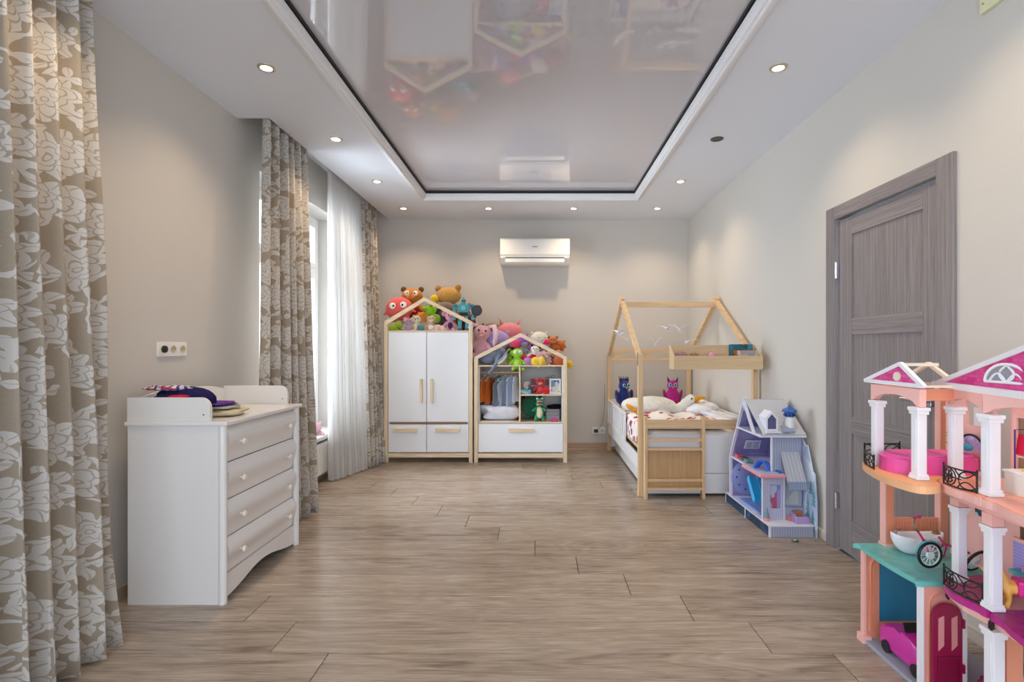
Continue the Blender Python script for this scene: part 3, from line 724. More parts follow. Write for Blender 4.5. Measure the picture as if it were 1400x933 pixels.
# ================================================================== plush toys
EYE = plain(16, 16, 18, .15, name='bead_eye'); EYEW = plain(240, 240, 238, .3, name='eye_white')
def RC(pts, rads, base=None):                       # chain of spheres helper for remeshed bodies
    m = base or M()
    for (p, q), (a, b) in zip(zip(pts, pts[1:]), zip(rads, rads[1:])): 
        p, q = Vector(p), Vector(q); n_ = max(2, int((q-p).length/(.4*min(a, b)))+1)
        for i in range(n_+1):
            f = i/n_; m.ell(p.lerp(q, f), a+(b-a)*f, sub=1)
    return m
def soft(name, m, mt, parent, vox, label=None):
    return obj(name, m, mt, parent, local=True, smooth=True, label=label,
               mods=[('REMESH', dict(mode='VOXEL', voxel_size=vox, use_smooth_shade=True)), ('SMOOTH', dict(factor=.6, iterations=3))])
def plush(label, cx, cy, Y, h, col, ears='round', ear=None, muz=None, eyes='dot', pose='sit', yaw=0, roll=0, pitch=0, nose=(40, 30, 30), belly=None, shirt=None, name='plush_toy', wid=1.0, group='plush toys', feet=None, at=None):
    h *= 1.0 if (pose == 'ball' and h > 30) else 1.2
    H = h*Y/F; c = at or P(cx, cy, Y)
    t = thing(name, label, 'soft toy', c, (pitch, roll, yaw), group); k = H
    ear = ear or col
    if pose == 'sit':
        hc, hr = (0, -.03, .24), (.235*wid, .20, .215)
        m = M().ell((0, 0, -.2), (.21*wid, .18, .25)).ell(hc, hr)
        for s in (-1, 1):
            RC([(s*.15*wid, -.03, -.06), (s*.29*wid, -.14, -.20)], (.075, .07), m); RC([(s*.11*wid, -.06, -.38), (s*.20*wid, -.27, -.41)], (.095, .085), m)
    elif pose == 'ball':
        hc, hr = (0, 0, .02), (.47*wid, .38, .46)
        m = M().ell(hc, hr, sub=3)
        for s in (-1, 1): m.ell((s*.22*wid, -.12, -.42), (.13, .17, .08)); RC([(s*.40*wid, -.05, -.05), (s*.52*wid, -.1, -.16)], (.07, .06), m)
    elif pose == 'lie':
        hc, hr = (-.0, -.22, .12), (.30*wid, .26, .28)
        m = M().ell((0, .18, -.12), (.30*wid, .42, .28)).ell(hc, hr)
        for s in (-1, 1): RC([(s*.24*wid, -.15, -.2), (s*.32*wid, -.45, -.30)], (.11, .09), m); RC([(s*.22*wid, .4, -.2), (s*.3*wid, .62, -.3)], (.11, .1), m)
    for v in m.b.verts: v.co *= k
    soft('body', m, fur(*col), t, max(H/26, .0035))
    hc = Vector(hc); hr = Vector(hr)
    if shirt:
        obj('shirt', M().ell((0, 0, -.2*k), (.222*wid*k, .19*k, .22*k), sub=3), cloth(*shirt), t, smooth=True, local=True)
    if belly: obj('belly', M().ell((0, -.10*k if pose == 'sit' else -.30*k, (-.2 if pose == 'sit' else -.15)*k), (.14*wid*k if pose == 'sit' else .25*k*wid, .10*k, .18*k)), fur(*belly), t, smooth=True, local=True)
    for s in (-1, 1):
        if ears == 'round': obj('ear', M().ell((hc+Vector((s*hr.x*.78, .01, hr.z*.80)))*k, (.085*k, .04*k, .085*k)), fur(*ear), t, smooth=True, local=True)
        elif ears == 'big': obj('ear', M().ell((hc+Vector((s*hr.x*1.0, .01, hr.z*.65)))*k, (.15*k, .035*k, .15*k)), fur(*ear), t, smooth=True, local=True)
        elif ears == 'point': obj('ear', M().cyl((hc+Vector((s*hr.x*.55, 0, hr.z*.7)))*k, (hc+Vector((s*hr.x*.85, 0, hr.z*1.5)))*k, .09*k, .012*k, 10), fur(*ear), t, smooth=True, local=True)
        elif ears == 'long': 
            a = hc+Vector((s*hr.x*.6, 0, hr.z*.75))
            obj('ear', M().tube([a*k, (a+Vector((s*.14, -.02, .04)))*k, (a+Vector((s*.22, -.05, -.16)))*k, (a+Vector((s*.22, -.08, -.42)))*k, (a+Vector((s*.18, -.09, -.50)))*k], [.045*k, .07*k, .085*k, .08*k, .02*k], 10), fur(*ear), t, smooth=True, local=True)
        elif ears == 'up':
            a = hc+Vector((s*hr.x*.4, 0, hr.z*.8))
            obj('ear', M().tube([a*k, (a+Vector((s*.05, 0, .14)))*k, (a+Vector((s*.10, -.02, .28)))*k, (a+Vector((s*.12, -.03, .34)))*k], [.04*k, .06*k, .05*k, .015*k], 10), fur(*ear), t, smooth=True, local=True)
    fy = hc.y-hr.y
    if eyes != 'none':
        for s in (-1, 1):
            ex, ez = s*hr.x*.38, hc.z+hr.z*.22
            ey = hc.y-hr.y*math.sqrt(max(.05, 1-.38**2-.22**2))
            if eyes == 'dot': obj('eye', M().ell((ex*k, ey*k, ez*k), (.026*k, .022*k, .030*k)), EYE, t, smooth=True, local=True)
            else:
                q = .13 if eyes == 'huge' else .075
                e = obj('eye', M().ell((ex*k, ey*k, ez*k), (q*k, .04*k, q*k)), EYEW, t, smooth=True, local=True)
                obj('pupil', M().ell((ex*.85*k, (ey-.035)*k, ez*k), (q*.32*k, .02*k, q*.36*k)), EYE, e, smooth=True, local=True)
    if muz: 
        obj('muzzle', M().ell((0, (fy+.02)*k, (hc.z-hr.z*.28)*k), (hr.x*.42*k, .07*k, hr.z*.34*k)), fur(*muz), t, smooth=True, local=True)
    if nose: obj('nose', M().ell((0, (fy-(.05 if muz else -.005))*k, (hc.z-hr.z*.12)*k), (.036*k, .025*k, .026*k)), fur(*nose), t, smooth=True, local=True)
    return t
RY = YC
# --- on the tall wardrobe
pk = plush('big round coral-pink plush with googly eyes beside the curtain, on the wardrobe', 546, 423, 5.70, 35, (232, 98, 98), 'none', eyes='huge', pose='ball', yaw=.15, roll=-.12, nose=None, wid=1.12)
H = 35*5.7/F
obj('mouth', M().tube([(-.05*H, -.37*H, -.18*H), (.08*H, -.385*H, -.22*H), (.22*H, -.35*H, -.17*H), (.30*H, -.30*H, -.08*H)], .018*H), plain(150, 20, 40, .6), pk, local=True)
plush('lime green plush body lying under the coral-pink round plush', 541, 447, 5.64, 16, (166, 200, 36), 'none', eyes='none', pose='lie', yaw=1.45, nose=None, wid=1.25)
plush('orange plush with a drooping snout and heavy eyelids behind the roof peak', 564, 416, 5.84, 40, (206, 128, 44), 'round', (110, 76, 36), (222, 132, 44), 'big', 'sit', yaw=.05, shirt=(150, 30, 30), nose=(180, 100, 40), wid=1.35)
plush('large golden brown teddy bear on top, seen from behind', 612, 419, 5.88, 50, (198, 148, 74), 'round', (180, 128, 60), eyes='none', yaw=2.7, nose=None, wid=1.5)
plush('small yellow plush chick tucked beside the golden bear', 594, 409, 5.84, 10, (240, 200, 30), 'none', pose='ball', nose=(230, 120, 30))
plush('bright lime green plush frog lying upside down under the roof bar', 592, 430, 5.68, 26, (136, 196, 30), 'none', eyes='none', pose='sit', roll=2.6, nose=None)
plush('small orange plush between the red shirt and the frog', 578, 434, 5.66, 13, (214, 130, 50), 'round', pose='ball')
plush('tiny lilac plush mouse at the left front of the wardrobe top', 559, 445, 5.63, 17, (190, 160, 190), 'big', (214, 186, 210), yaw=.2, group=None)
plush('cream fluffy plush lamb in the middle of the wardrobe top', 571, 443, 5.64, 21, (222, 212, 184), 'round', (196, 170, 130), (236, 226, 206), yaw=-.2, wid=1.15)
plush('small teal-blue plush at the feet of the cream lamb', 575, 449, 5.60, 9, (74, 128, 146), 'none', pose='ball')
plush('beige and white plush hamster at the middle of the wardrobe top', 590, 443, 5.64, 21, (206, 176, 144), 'round', (176, 140, 100), (238, 232, 224), yaw=.1, belly=(236, 230, 222), wid=1.15)
plush('tiny pale pink round plush, left of a pair on the wardrobe edge', 599, 449, 5.60, 9, (224, 190, 184), 'none', pose='ball', nose=None)
plush('tiny pale beige round plush, right of a pair on the wardrobe edge', 606, 449.5, 5.60, 8, (226, 206, 192), 'none', pose='ball', nose=None)
plush('dark grey-brown plush dog slumped under the right roof bar', 605, 435, 5.72, 22, (84, 70, 72), 'long', (66, 54, 56), (150, 126, 110), roll=.4)
plush('pink and purple plush elephant beside the teal robot', 615, 440, 5.62, 24, (214, 160, 186), 'big', (220, 150, 180), eyes='dot', yaw=.3, nose=(150, 60, 140), belly=(96, 30, 100))
plush('grey curly plush wedged below the golden bear', 609, 424, 5.80, 20, (128, 110, 96), 'round', pose='ball', eyes='none', nose=None, wid=1.3)
plush('pale pink plush bear behind the robot at the wardrobe edge', 645, 436, 5.88, 34, (226, 190, 192), 'round', (150, 60, 76), (240, 214, 210), yaw=-.3, roll=.2)
plush('dark maroon plush squeezed behind the robot', 640, 443, 5.78, 20, (82, 20, 34), 'round', pose='ball', eyes='none', nose=None)
# --- teal robot
c = P(633, 436, 5.60); t = thing('toy_robot', 'teal transforming toy robot with a black wheel on the wardrobe top', 'robot', (c.x, 5.64, Z(454)+.016), (0, 0, .1), None); t.scale = (1.16, 1.16, 1.16)
T1 = plain(60, 160, 170, .35); T2 = plain(34, 92, 106, .35); q = .0082
def rb(nm, m, mt, par=None, label=None): return obj(nm, m, mt, par or t, local=True, label=label)
rb('foot', M().box(-.055, -.012, -.05, .03, 0, .022, bev=.004), T2); rb('foot', M().box(.012, .055, -.05, .03, 0, .022, bev=.004), T2)
for s in (-1, 1):
    rb('leg', M().box(s*.034-.018, s*.034+.018, -.02, .018, .022, .085, bev=.003).box(s*.03-.014, s*.03+.014, -.016, .014, .09, .14, bev=.003).cyl((s*.034-.02, -.001, .0875), (s*.034+.02, -.001, .0875), .012), T1)
rb('pelvis', M().box(-.038, .038, -.02, .018, .14, .17, bev=.003), DARK)
rb('torso', M().box(-.055, .055, -.03, .028, .172, .25, bev=.006).box(-.035, .035, -.04, -.028, .185, .24, bev=.004), T1)
rb('chest_ring', M().lathe([(.020, -.041), (.022, -.048), (.014, -.050), (.001, -.046)], (0, 0, .214), 'y', 18), plain(120, 200, 205, .3))
hd = rb('head', M().box(-.022, .022, -.022, .018, .254, .30, bev=.006).cyl((0, -.002, .30), (0, -.002, .318), .012, .006), T1)
rb('visor', M().box(-.016, .016, -.026, -.0215, .274, .286), DARK, hd)
for s in (-1, 1):
    a = rb('arm', M().box(s*.078-.02, s*.078+.02, -.022, .02, .205, .252, bev=.005).box(s*.088-.013, s*.088+.013, -.022, .012, .135, .203, bev=.003).box(s*.088-.016, s*.088+.016, -.03, .016, .10, .133, bev=.004), T1)
    rb('shoulder_cap', M().cyl((s*.078, -.034, .232), (s*.078, -.021, .232), .016, seg=14), T2, a)
rb('wheel', M().lathe([(.030, -.045), (.052, -.047), (.052, -.030), (.030, -.028)], (.125, 0, .19), 'y', 26), BLACK, label='black rubber wheel')
rb('wheel_hub', M().cyl((.125, -.042, .19), (.125, -.030, .19), .030, seg=18), T2)

# --- on the low cabinet
b_ = plush('pink plush bunny with long hanging ears in the gap left of the low cabinet', 659, 467, 5.66, 42, (222, 166, 176), 'long', (236, 196, 204), (214, 150, 130), roll=.1, wid=1.05, nose=(200, 110, 120))
plush('dark blue-grey plush hanging low in the gap between both cabinets', 648.5, 480, 5.70, 18, (70, 74, 100), 'none', pose='ball', eyes='none', nose=None, wid=.6)
plush('lavender plush head right of the pink bunny', 680, 467, 5.74, 26, (178, 156, 214), 'round', (190, 160, 220), pose='ball', eyes='none', nose=None, wid=1.2)
gr_c = P(672, 489, 5.64)
t = thing('plush_toy', 'grey-blue plush rabbit lying down with an arm hanging over the shelf edge', 'soft toy', gr_c, (0, 0, 0), 'plush toys')
k = .0081
def gp(x, y, z=0): return ((x-672)*k, z, -(y-489)*k)
m = M().ell(gp(668, 489), (.12, .12, .082), (0, -.15, 0)); RC([gp(683, 487, -.05), gp(678, 500, -.135), gp(671, 509, -.155)], (.030, .020, .020), m); m.ell(gp(684, 482), (.06, .07, .06))
soft('body', m, fur(122, 132, 156), t, .007)
obj('arm', M().tube([gp(680, 497, -.10), gp(688, 492, -.12), gp(694, 484, -.11), gp(693, 482, -.10)], [.018, .025, .026, .012], 10), fur(136, 146, 168), t, local=True, smooth=True)
obj('arm_lining', M().tube([gp(682, 497.5, -.128), gp(689, 493, -.146), gp(693.5, 486, -.136)], [.008, .012, .010], 8), fur(214, 208, 198), t, local=True, smooth=True, label='cream lining of the raised ear')
plush('dark grey plush behind the reclining rabbit', 694, 478, 5.80, 20, (104, 92, 92), 'round', pose='ball', wid=1.1)
plush('coral-pink plush pig on top left of the small roof', 697, 455, 5.84, 24, (236, 138, 142), 'point', eyes='none', pose='ball', yaw=.3, wid=1.35, nose=None)
plush('taupe curly plush behind the pink bunny', 673, 453, 5.86, 20, (150, 128, 106), 'round', pose='ball', eyes='none', nose=None, wid=1.4)
fr = plush('lime green plush frog sitting on the cabinet edge', 707, 491, 5.58, 27, (150, 214, 40), 'none', eyes='big', pose='sit', yaw=.2, belly=(176, 226, 90), nose=None, wid=1.1)
plush('olive green plush leaf-eared toy left of the lime frog', 698, 488, 5.66, 17, (140, 180, 50), 'long', pose='sit', eyes='none', roll=.4, nose=None, wid=.8)
plush('red-pink plush flower toy under the small roof peak', 705, 471, 5.72, 14, (236, 74, 110), 'big', (250, 110, 90), pose='ball', eyes='none', nose=None)
plush('violet plush toy at the small roof peak', 716, 466, 5.72, 13, (170, 84, 200), 'point', pose='ball', eyes='none', nose=None)
plush('orchid pink plush doll below the small roof peak', 725, 472, 5.74, 15, (206, 130, 206), 'round', pose='ball', eyes='none', nose=None, wid=1.3)
plush('grey plush elephant in the middle of the small pile', 718, 477, 5.68, 17, (140, 140, 150), 'big', (110, 110, 118), yaw=-.2)
plush('white plush puppy with black ears and red outfit in the pile', 730, 484, 5.62, 21, (232, 228, 226), 'round', (26, 24, 28), (244, 236, 226), shirt=(190, 24, 40), roll=.25, wid=1.1)
plush('black plush toy behind the lime frog', 703, 479, 5.72, 12, (30, 26, 34), 'round', pose='ball', eyes='none', nose=None)
plush('purple and white striped little plush right of the lime frog', 721.5, 495, 5.58, 11, (178, 130, 190), 'round', pose='ball')
plush('small red plush ladybird beside the lime frog', 716, 492, 5.62, 13, (206, 40, 60), 'none', pose='ball', nose=None)
plush('small orange plush behind the red one', 714, 491, 5.66, 11, (240, 130, 40), 'round', pose='ball')
plush('yellow plush boot, left of a pair on the cabinet edge', 733, 495, 5.57, 12, (236, 196, 62), 'none', pose='ball', eyes='none', nose=None, wid=1.1)
plush('yellow plush boot, right of a pair on the cabinet edge', 740, 495, 5.57, 13, (230, 200, 78), 'none', pose='ball', eyes='none', nose=None, wid=.8)
plush('dusty pink plush ball above the yellow boots', 738, 487, 5.62, 11, (206, 168, 170), 'none', pose='ball', eyes='none', nose=None)
plush('beige plush mouse right of the yellow boots', 748, 491, 5.60, 18, (196, 164, 148), 'big', (214, 180, 170), (222, 200, 184), wid=.9)
plush('grey and tan plush under the right side of the small roof', 744, 480, 5.74, 16, (150, 134, 124), 'round', pose='ball')
plush('brown plush monkey in the right corner of the low cabinet top', 757, 491, 5.66, 20, (168, 116, 92), 'big', (214, 160, 130), (226, 184, 150), wid=1.1)
plush('terracotta plush toy at the far right under the roof bar', 765, 494, 5.62, 15, (190, 96, 62), 'round', pose='ball', wid=1.1)
plush('white plush lamb with a black nose looking over the right roof bar', 737, 465, 5.80, 20, (228, 222, 208), 'round', yaw=.5, pose='ball', wid=1.25)
plush('hot pink plush ball on the right roof bar', 746.5, 469.5, 5.78, 10, (230, 36, 110), 'none', pose='ball', eyes='none', nose=None)
plush('rust-orange curly plush bear on the right roof bar', 756, 472, 5.80, 21, (196, 110, 40), 'round', (170, 86, 30), (210, 140, 80), wid=1.15)
plush('small rust-orange plush at the far right of the pile', 766, 473, 5.82, 13, (190, 104, 44), 'round', pose='ball')
plush('tiny yellow plush peeking out right of the low cabinet', 777.5, 498.5, 5.72, 10, (240, 196, 50), 'none', pose='ball', nose=None)

# --- inside the low cabinet, upper right
yz = zms+.014
t = thing('tissue_box', 'pale blue tissue box on the middle shelf', 'box', (X(719, 5.6), 5.60, yz)); bx_ = t.location.x
obj('box', M().box(bx_-.055, bx_+.055, 5.56, 5.65, yz, yz+.045, bev=.003), mat_patch([(120, 190, 215), (180, 220, 235), (90, 170, 205)], 40), t)
obj('tissue', M().grid(lambda u, v: (bx_+(u-.5)*(.03+.05*v)+.01*math.sin(9*v), 5.605+.018*math.sin(6.3*u+3*v)*(.3+v), yz+.045+.09*v*(1-.3*abs(u-.5))), 14, 8), cloth(232, 222, 216), t, smooth=True, mods=[('SOLIDIFY', dict(thickness=.0015))])
plush('red plush bear sitting on the middle shelf of the low cabinet', 739, 528.5, 5.60, 20.5, (196, 44, 56), 'round', (220, 90, 100), (240, 170, 170), belly=(220, 70, 80), wid=1.2, group=None, name='plush_toy')
plush('small red plush heart toy right of the red bear', 747, 535, 5.60, 11, (214, 40, 50), 'none', pose='ball', eyes='none', nose=None, group=None)
t = thing('gift_box', 'dusty pink gift box standing behind the red bear', 'box', (X(738, 5.75), 5.75, yz)); a_ = t.location.x
obj('box', M().box(a_-.10, a_+.11, 5.72, 5.80, yz, yz+.145, bev=.003), plain(150, 96, 108, .6), t); obj('ribbon', M().box(a_-.101, a_+.111, 5.718, 5.802, yz+.07, yz+.085), plain(214, 160, 170, .5), t)
t = thing('picture_frame', 'silver-white picture frame leaning on the middle shelf', 'picture frame', (X(759, 5.58), 5.58, yz), (-.12, 0, 0))
obj('frame', M().ringprism([(-.062, .0), (.062, 0), (.062, .165), (-.062, .165)], [(-.045, .018), (.045, .018), (.045, .147), (-.045, .147)], 'XZ', -.008, .008), plain(206, 210, 214, .3), t, local=True)
obj('photo', M().box(-.046, .046, .0, .004, .017, .148), mat_patch([(70, 90, 120), (180, 190, 205), (120, 130, 150), (220, 200, 140), (40, 50, 70)], 22), t, local=True)
t = thing('toy_glasses', 'thin green-tipped wire toy lying across the pink gift box', 'toy', (X(743, 5.70), 5.70, yz+.150))
obj('rod', M().tube([(X(726, 5.7), 5.70, yz+.152), (X(742, 5.7), 5.70, yz+.164), (X(755, 5.7), 5.70, yz+.185)], .003), plain(170, 170, 160, .3, .6), t)
obj('tip', M().tube([(X(752, 5.7), 5.70, yz+.168), (X(757, 5.7), 5.70, yz+.165), (X(757, 5.7), 5.70, yz+.195), (X(753, 5.7), 5.70, yz+.19)], .004, closed=True), plain(40, 130, 80, .5), t)
# lower right compartment
yz = zbs+.016
c = (X(737.5, 5.57), 5.57, yz); t = thing('toy_crocodile', 'green crocodile figure standing upright with its mouth wide open', 'toy', c, (0, 0, .05)); t.scale = (1.15, 1.0, .87)
GR = plain(40, 140, 92, .35, bump=.2); CRM = plain(226, 218, 188, .4)
m = M().ell((0, .01, .12), (.046, .04, .085)).ell((0, .0, .215), (.040, .042, .035))
for s in (-1, 1):
    RC([(s*.025, 0, .06), (s*.036, -.01, .02)], (.026, .02), m); RC([(s*.036, -.02, .012), (s*.04, -.045, .012)], (.016, .012), m); RC([(s*.04, -.01, .16), (s*.065, -.035, .13), (s*.05, -.055, .14)], (.018, .013, .011), m)
RC([(0, .04, .05), (.05, .09, .03), (.10, .10, .03)], (.03, .02, .008), m)
m.ell((0, -.035, .200), (.028, .045, .012), (-.25, 0, 0)); m.ell((0, -.02, .262), (.030, .024, .038), (.25, 0, 0))
soft('body', m, GR, t, .0045)
obj('belly', M().ell((0, -.022, .11), (.030, .018, .075)), CRM, t, local=True, smooth=True); obj('mouth', M().ell((0, -.030, .228), (.023, .022, .026)), plain(170, 30, 44, .5), t, local=True, smooth=True)
mm = M()
for i in range(7):
    a = -1.2+i*.4; mm.cyl((.024*math.sin(a), -.052+.01*abs(a), .212), (.024*math.sin(a), -.054+.01*abs(a), .224), .0035, .0005, 6); mm.cyl((.022*math.sin(a), -.046+.01*abs(a), .256), (.022*math.sin(a), -.048+.01*abs(a), .243), .0035, .0005, 6)
obj('teeth', mm, PLAST, t, local=True)
for s in (-1, 1): obj('eye', M().ell((s*.022, -.022, .285), (.012, .012, .012)), EYEW, t, local=True, smooth=True)
plush('dark green round plush behind the crocodile figure', 727, 556, 5.72, 32, (40, 110, 84), 'round', (90, 40, 60), pose='ball', eyes='none', nose=None, wid=.95, group=None)
for i, (dz, w_, lb) in enumerate(((0, .20, 'bottom'), (.040, .19, 'middle'), (.080, .18, 'top'))):
    t = thing('storage_box', 'flat grey cardboard box, %s of the stack in the lower right compartment' % lb, 'box', (X(757, 5.72), 5.72, yz+dz), (0, 0, 0), 'grey boxes behind the crocodile'); a_ = t.location.x
    obj('box', M().box(a_-w_/2+.01, a_+.06, 5.66, 5.80, yz+dz, yz+dz+.026), plain(176-10*i, 176-10*i, 180-10*i, .6), t); obj('lid', M().box(a_-w_/2+.007, a_+.063, 5.657, 5.803, yz+dz+.0262, yz+dz+.039), plain(192-8*i, 190-8*i, 194-8*i, .6), t)
heap('black_pouch', 'black fabric pouch lying on the stack of grey boxes', 'pouch', (X(758, 5.72), 5.72, yz+.142), (.085, .06, .022), cloth(20, 20, 26), .4, 31)
t = thing('toy_car', 'small hot pink toy on the bottom shelf corner', 'toy', (X(758, 5.54), 5.54, yz)); a_ = t.location.x
obj('body', M().box(a_-.04, a_+.04, 5.52, 5.56, yz+.006, yz+.022, bev=.006).box(a_-.02, a_+.025, 5.523, 5.557, yz+.022, yz+.04, bev=.006), plain(226, 60, 150, .4), t)
for dx in (-.025, .025):
    for dy in (5.518, 5.562): obj('wheel', M().cyl((a_+dx, dy-.003, yz+.009), (a_+dx, dy+.003, yz+.009), .009, seg=12), plain(180, 40, 120, .4), t)

# --- pink toy on the window sill
plush('pale pink plush lying on the window sill behind the dresser curtain', 0, 0, 4.8, 20, (236, 178, 196), 'round', (244, 206, 218), eyes='none', pose='lie', yaw=.7, nose=None, group=None, at=Vector((-2.10, 4.82, .475)))

# ================================================================== house bed
t = thing('house_bed', 'pine house-frame child bed with white sides in the far right corner', 'bed', (1.33, 5.2, 0))
bx0, bx1, by0, by1 = .83, 1.825, 4.25, 6.17; ez = 1.15; q = .042
RYm, RZ = 5.2, 1.685
for x in (bx0, bx1-q):
    for y, ya in ((by0, 0), (by1-q, 0)): obj('post', M().box(x, x+q, y, y+q, 0, ez+.03, bev=.004), BEDZ, t)
    xm_ = x+q/2
    obj('roof_bar', M().bar((xm_-.001, by0+.018, ez-.01), (xm_-.001, RYm+.035, RZ+.055), q-.004, .038, (1, 0, 0)), BEDY, t)
    obj('roof_bar', M().bar((xm_+.001+(.0), by1-.018, ez-.01), (xm_+.001, RYm-.035, RZ+.055), q-.012, .038, (1, 0, 0)), BEDY, t)
    obj('joint_plate', M().box(x-.004 if x < 1 else x+q-.0, x if x < 1 else x+q+.003, by0+.004, by0+.034, ez-.06, ez+.05), plain(120, 112, 96, .5), t)
obj('ridge_beam', M().box(bx0+.01, bx1-.01, RYm-.020, RYm+.020, RZ-.035, RZ+.018, bev=.003), BEDX, t)
# back end rail with long slots
yr = by1-.03
for z0, z1, nm in ((1.175, 1.215, 'rail'), (1.085, 1.125, 'rail')): obj(nm, M().box(bx0+q+.001, bx1-q-.001, yr-.012, yr+.012, z0, z1), BEDX, t)
for a in (bx0+.08, bx0+.44, bx0+.82): obj('rail_block', M().box(a, a+.07, yr-.011, yr+.011, 1.1255, 1.1745), BEDX, t)
# mattress platform, sides
obj('side_board', M().box(bx0+.008, bx0+.028, by0+q, by1-q, .215, .335, bev=.003), WHITE, t)
obj('side_board', M().box(bx1-.03, bx1-.01, by0+q, by1-q, .215, .63, bev=.003), WHITE, t)
obj('back_board', M().box(bx0+q, bx1-q, by1-.03, by1-.012, .05, .62, bev=.003), WHITE, t)
gy0 = 4.93
gd = obj('guard_rail', M().box(bx0-.004, bx0+.016, gy0, by1-q, .585, .618, bev=.004).box(bx0-.004, bx0+.016, gy0, by1-q, .336, .37, bev=.003), WHITE, t)
n_ = 9
for i in range(n_):
    a = gy0+.002+i*(by1-q-gy0-.07)/(n_-1); obj('slat', M().box(bx0-.002, bx0+.014, a, a+.066, .3705, .5845), WHITE, t)
obj('slatted_base', M().box(bx0+.03, bx1-.031, by0+q, by1-.031, .37, .40), BEDX, t)
obj('end_board', M().box(bx0+q+.001, bx1-.001, by0+.002, by0+.022, .565, .642, bev=.003), BEDX, t)
obj('drawer_front', M().box(bx0+.075, bx1-.002, by0+.030, by0+.048, .19, .509, bev=.002), WHITE, t)
obj('drawer_front', M().box(bx0+.075, bx1-.002, by0+.030, by0+.048, .02, .186, bev=.002), WHITE, t)
obj('drawer_box', M().box(bx0+.09, bx1-.04, by0+.049, by1-.05, .02, .20), plain(226, 226, 228, .5), t)
heap('mattress', 'white mattress on the house bed', 'mattress', (1.325, 5.20, .475), (.455, .90, .072), cloth(232, 230, 228), .05, 41, (48, 16), sq=8)
# floral blanket draped over mattress and left side
def fb(u, v):
    s = -.12+u*.86                       # across the bed, first part hangs over the left edge
    y = 4.31+v*1.45; wob = .012*math.sin(9*y+5*s)+.014*math.sin(23*s+4*y)+.01*math.sin(17*y)
    if s < .03: x = bx0+.034-.012*math.sin(11*y)*.3; z = .555+ (s-.03)*1.0 + wob*.3
    else: x = bx0+.034+(s-.03); z = .560+wob+.028*min(1, (s-.03)/.1)
    return (x, y, z)
m = M().grid(fb, 44, 60)
tag(obj('floral_blanket', m, mat_floral(), smooth=True, mods=[('SOLIDIFY', dict(thickness=.012, offset=1))]), 'white blanket with red, orange and purple flowers spread on the bed', 'blanket')
heap('pillow', 'large white pillow beneath the goose head', 'pillow', (1.585, 5.12, .635), (.165, .26, .075), cloth(238, 238, 242), .3, 51, (36, 18))
heap('rumpled_sheet', 'white rumpled sheet along the wall side of the bed', 'sheet', (1.665, 4.80, .600), (.115, .42, .038), cloth(232, 232, 236), .45, 53, (44, 18))
# goose
g0 = P(890, 553, 5.05); t = thing('plush_goose', 'big white plush goose with orange beak and feet lying on the bed', 'soft toy', (g0.x, 5.05, .70))
def gq(px, py, dy=0): return Vector(((px-890)*5.05/F, dy, (CH-(py-CY)*5.05/F)-.70))
m = M().ell(gq(891, 555), (.250, .16, .098)).ell(gq(868, 554), (.14, .12, .075)); 
RC([gq(915, 561, -.02), gq(928, 558, -.06), gq(937, 549, -.06), gq(942, 545, -.06)], (.055, .060, .052, .055), m)
m.ell(gq(905, 564, -.12), (.10, .05, .03), (0, .35, 0))
soft('body', m, fur(240, 236, 224), t, .010)
OR = fur(240, 160, 30)
obj('beak', M().ell(gq(950, 544, -.07), (.040, .030, .026), (0, .15, 0)).ell(gq(957, 543, -.07), (.034, .032, .016), (0, .1, 0)).ell(gq(950, 549, -.07), (.022, .025, .018)), OR, t, smooth=True, local=True)
for px, py, dy in ((860, 556, -.08), (872, 565, -.16)):
    obj('foot', M().ell(gq(px, py, dy), (.055, .05, .024), (0, .6, 0)).ell(gq(px+6, py+3, dy-.01), (.04, .05, .02), (0, .3, 0)), OR, t, smooth=True, local=True)
obj('eye', M().ell(gq(941, 544, -.113), (.008, .006, .009)), EYE, t, smooth=True, local=True)
# owls
def owl(label, loc, h, c1, c2, yaw, tuft):
    t = thing('plush_owl', label, 'soft toy', loc, (0, 0, yaw), None)
    m = M().ell((0, 0, .33*h), (.25*h, .2*h, .33*h)).ell((0, 0, .74*h), (.20*h, .17*h, .19*h))
    soft('body', m, fur(*c1), t, h/28)
    for s in (-1, 1):
        obj('wing', M().ell((s*.25*h, 0, .38*h), (.06*h, .13*h, .24*h), (0, s*.2, 0)), fur(*c2), t, smooth=True, local=True)
        obj('ear_tuft', M().cyl((s*.12*h, 0, .86*h), (s*.17*h, 0, 1.02*h), .055*h, .01*h, 10), fur(*c2), t, smooth=True, local=True)
        e = obj('eye', M().ell((s*.08*h, -.15*h, .76*h), (.062*h, .03*h, .068*h)), plain(120, 190, 220, .3), t, smooth=True, local=True)
        obj('pupil', M().ell((s*.078*h, -.178*h, .76*h), (.030*h, .012*h, .034*h)), EYE, e, smooth=True, local=True)
    obj('beak', M().cyl((0, -.17*h, .70*h), (0, -.21*h, .65*h), .03*h, .004*h, 8), fur(230, 150, 40), t, smooth=True, local=True)
    if tuft:
        mm = M()
        for i in range(5): a = -.9+i*.45; mm.cyl((.08*h*a, 0, .9*h), (.2*h*a, .02, 1.06*h), .03*h, .006*h, 7)
        obj('crest', mm, fur(*c2), t, smooth=True, local=True)
owl('dark blue plush owl sitting at the far left corner of the bed', (.94, 5.62, .575), .33, (32, 40, 112), (24, 34, 96), .35, True)
owl('magenta plush owl leaning behind the goose head', (1.43, 5.45, .60), .32, (178, 24, 120), (140, 20, 96), -.2, False)

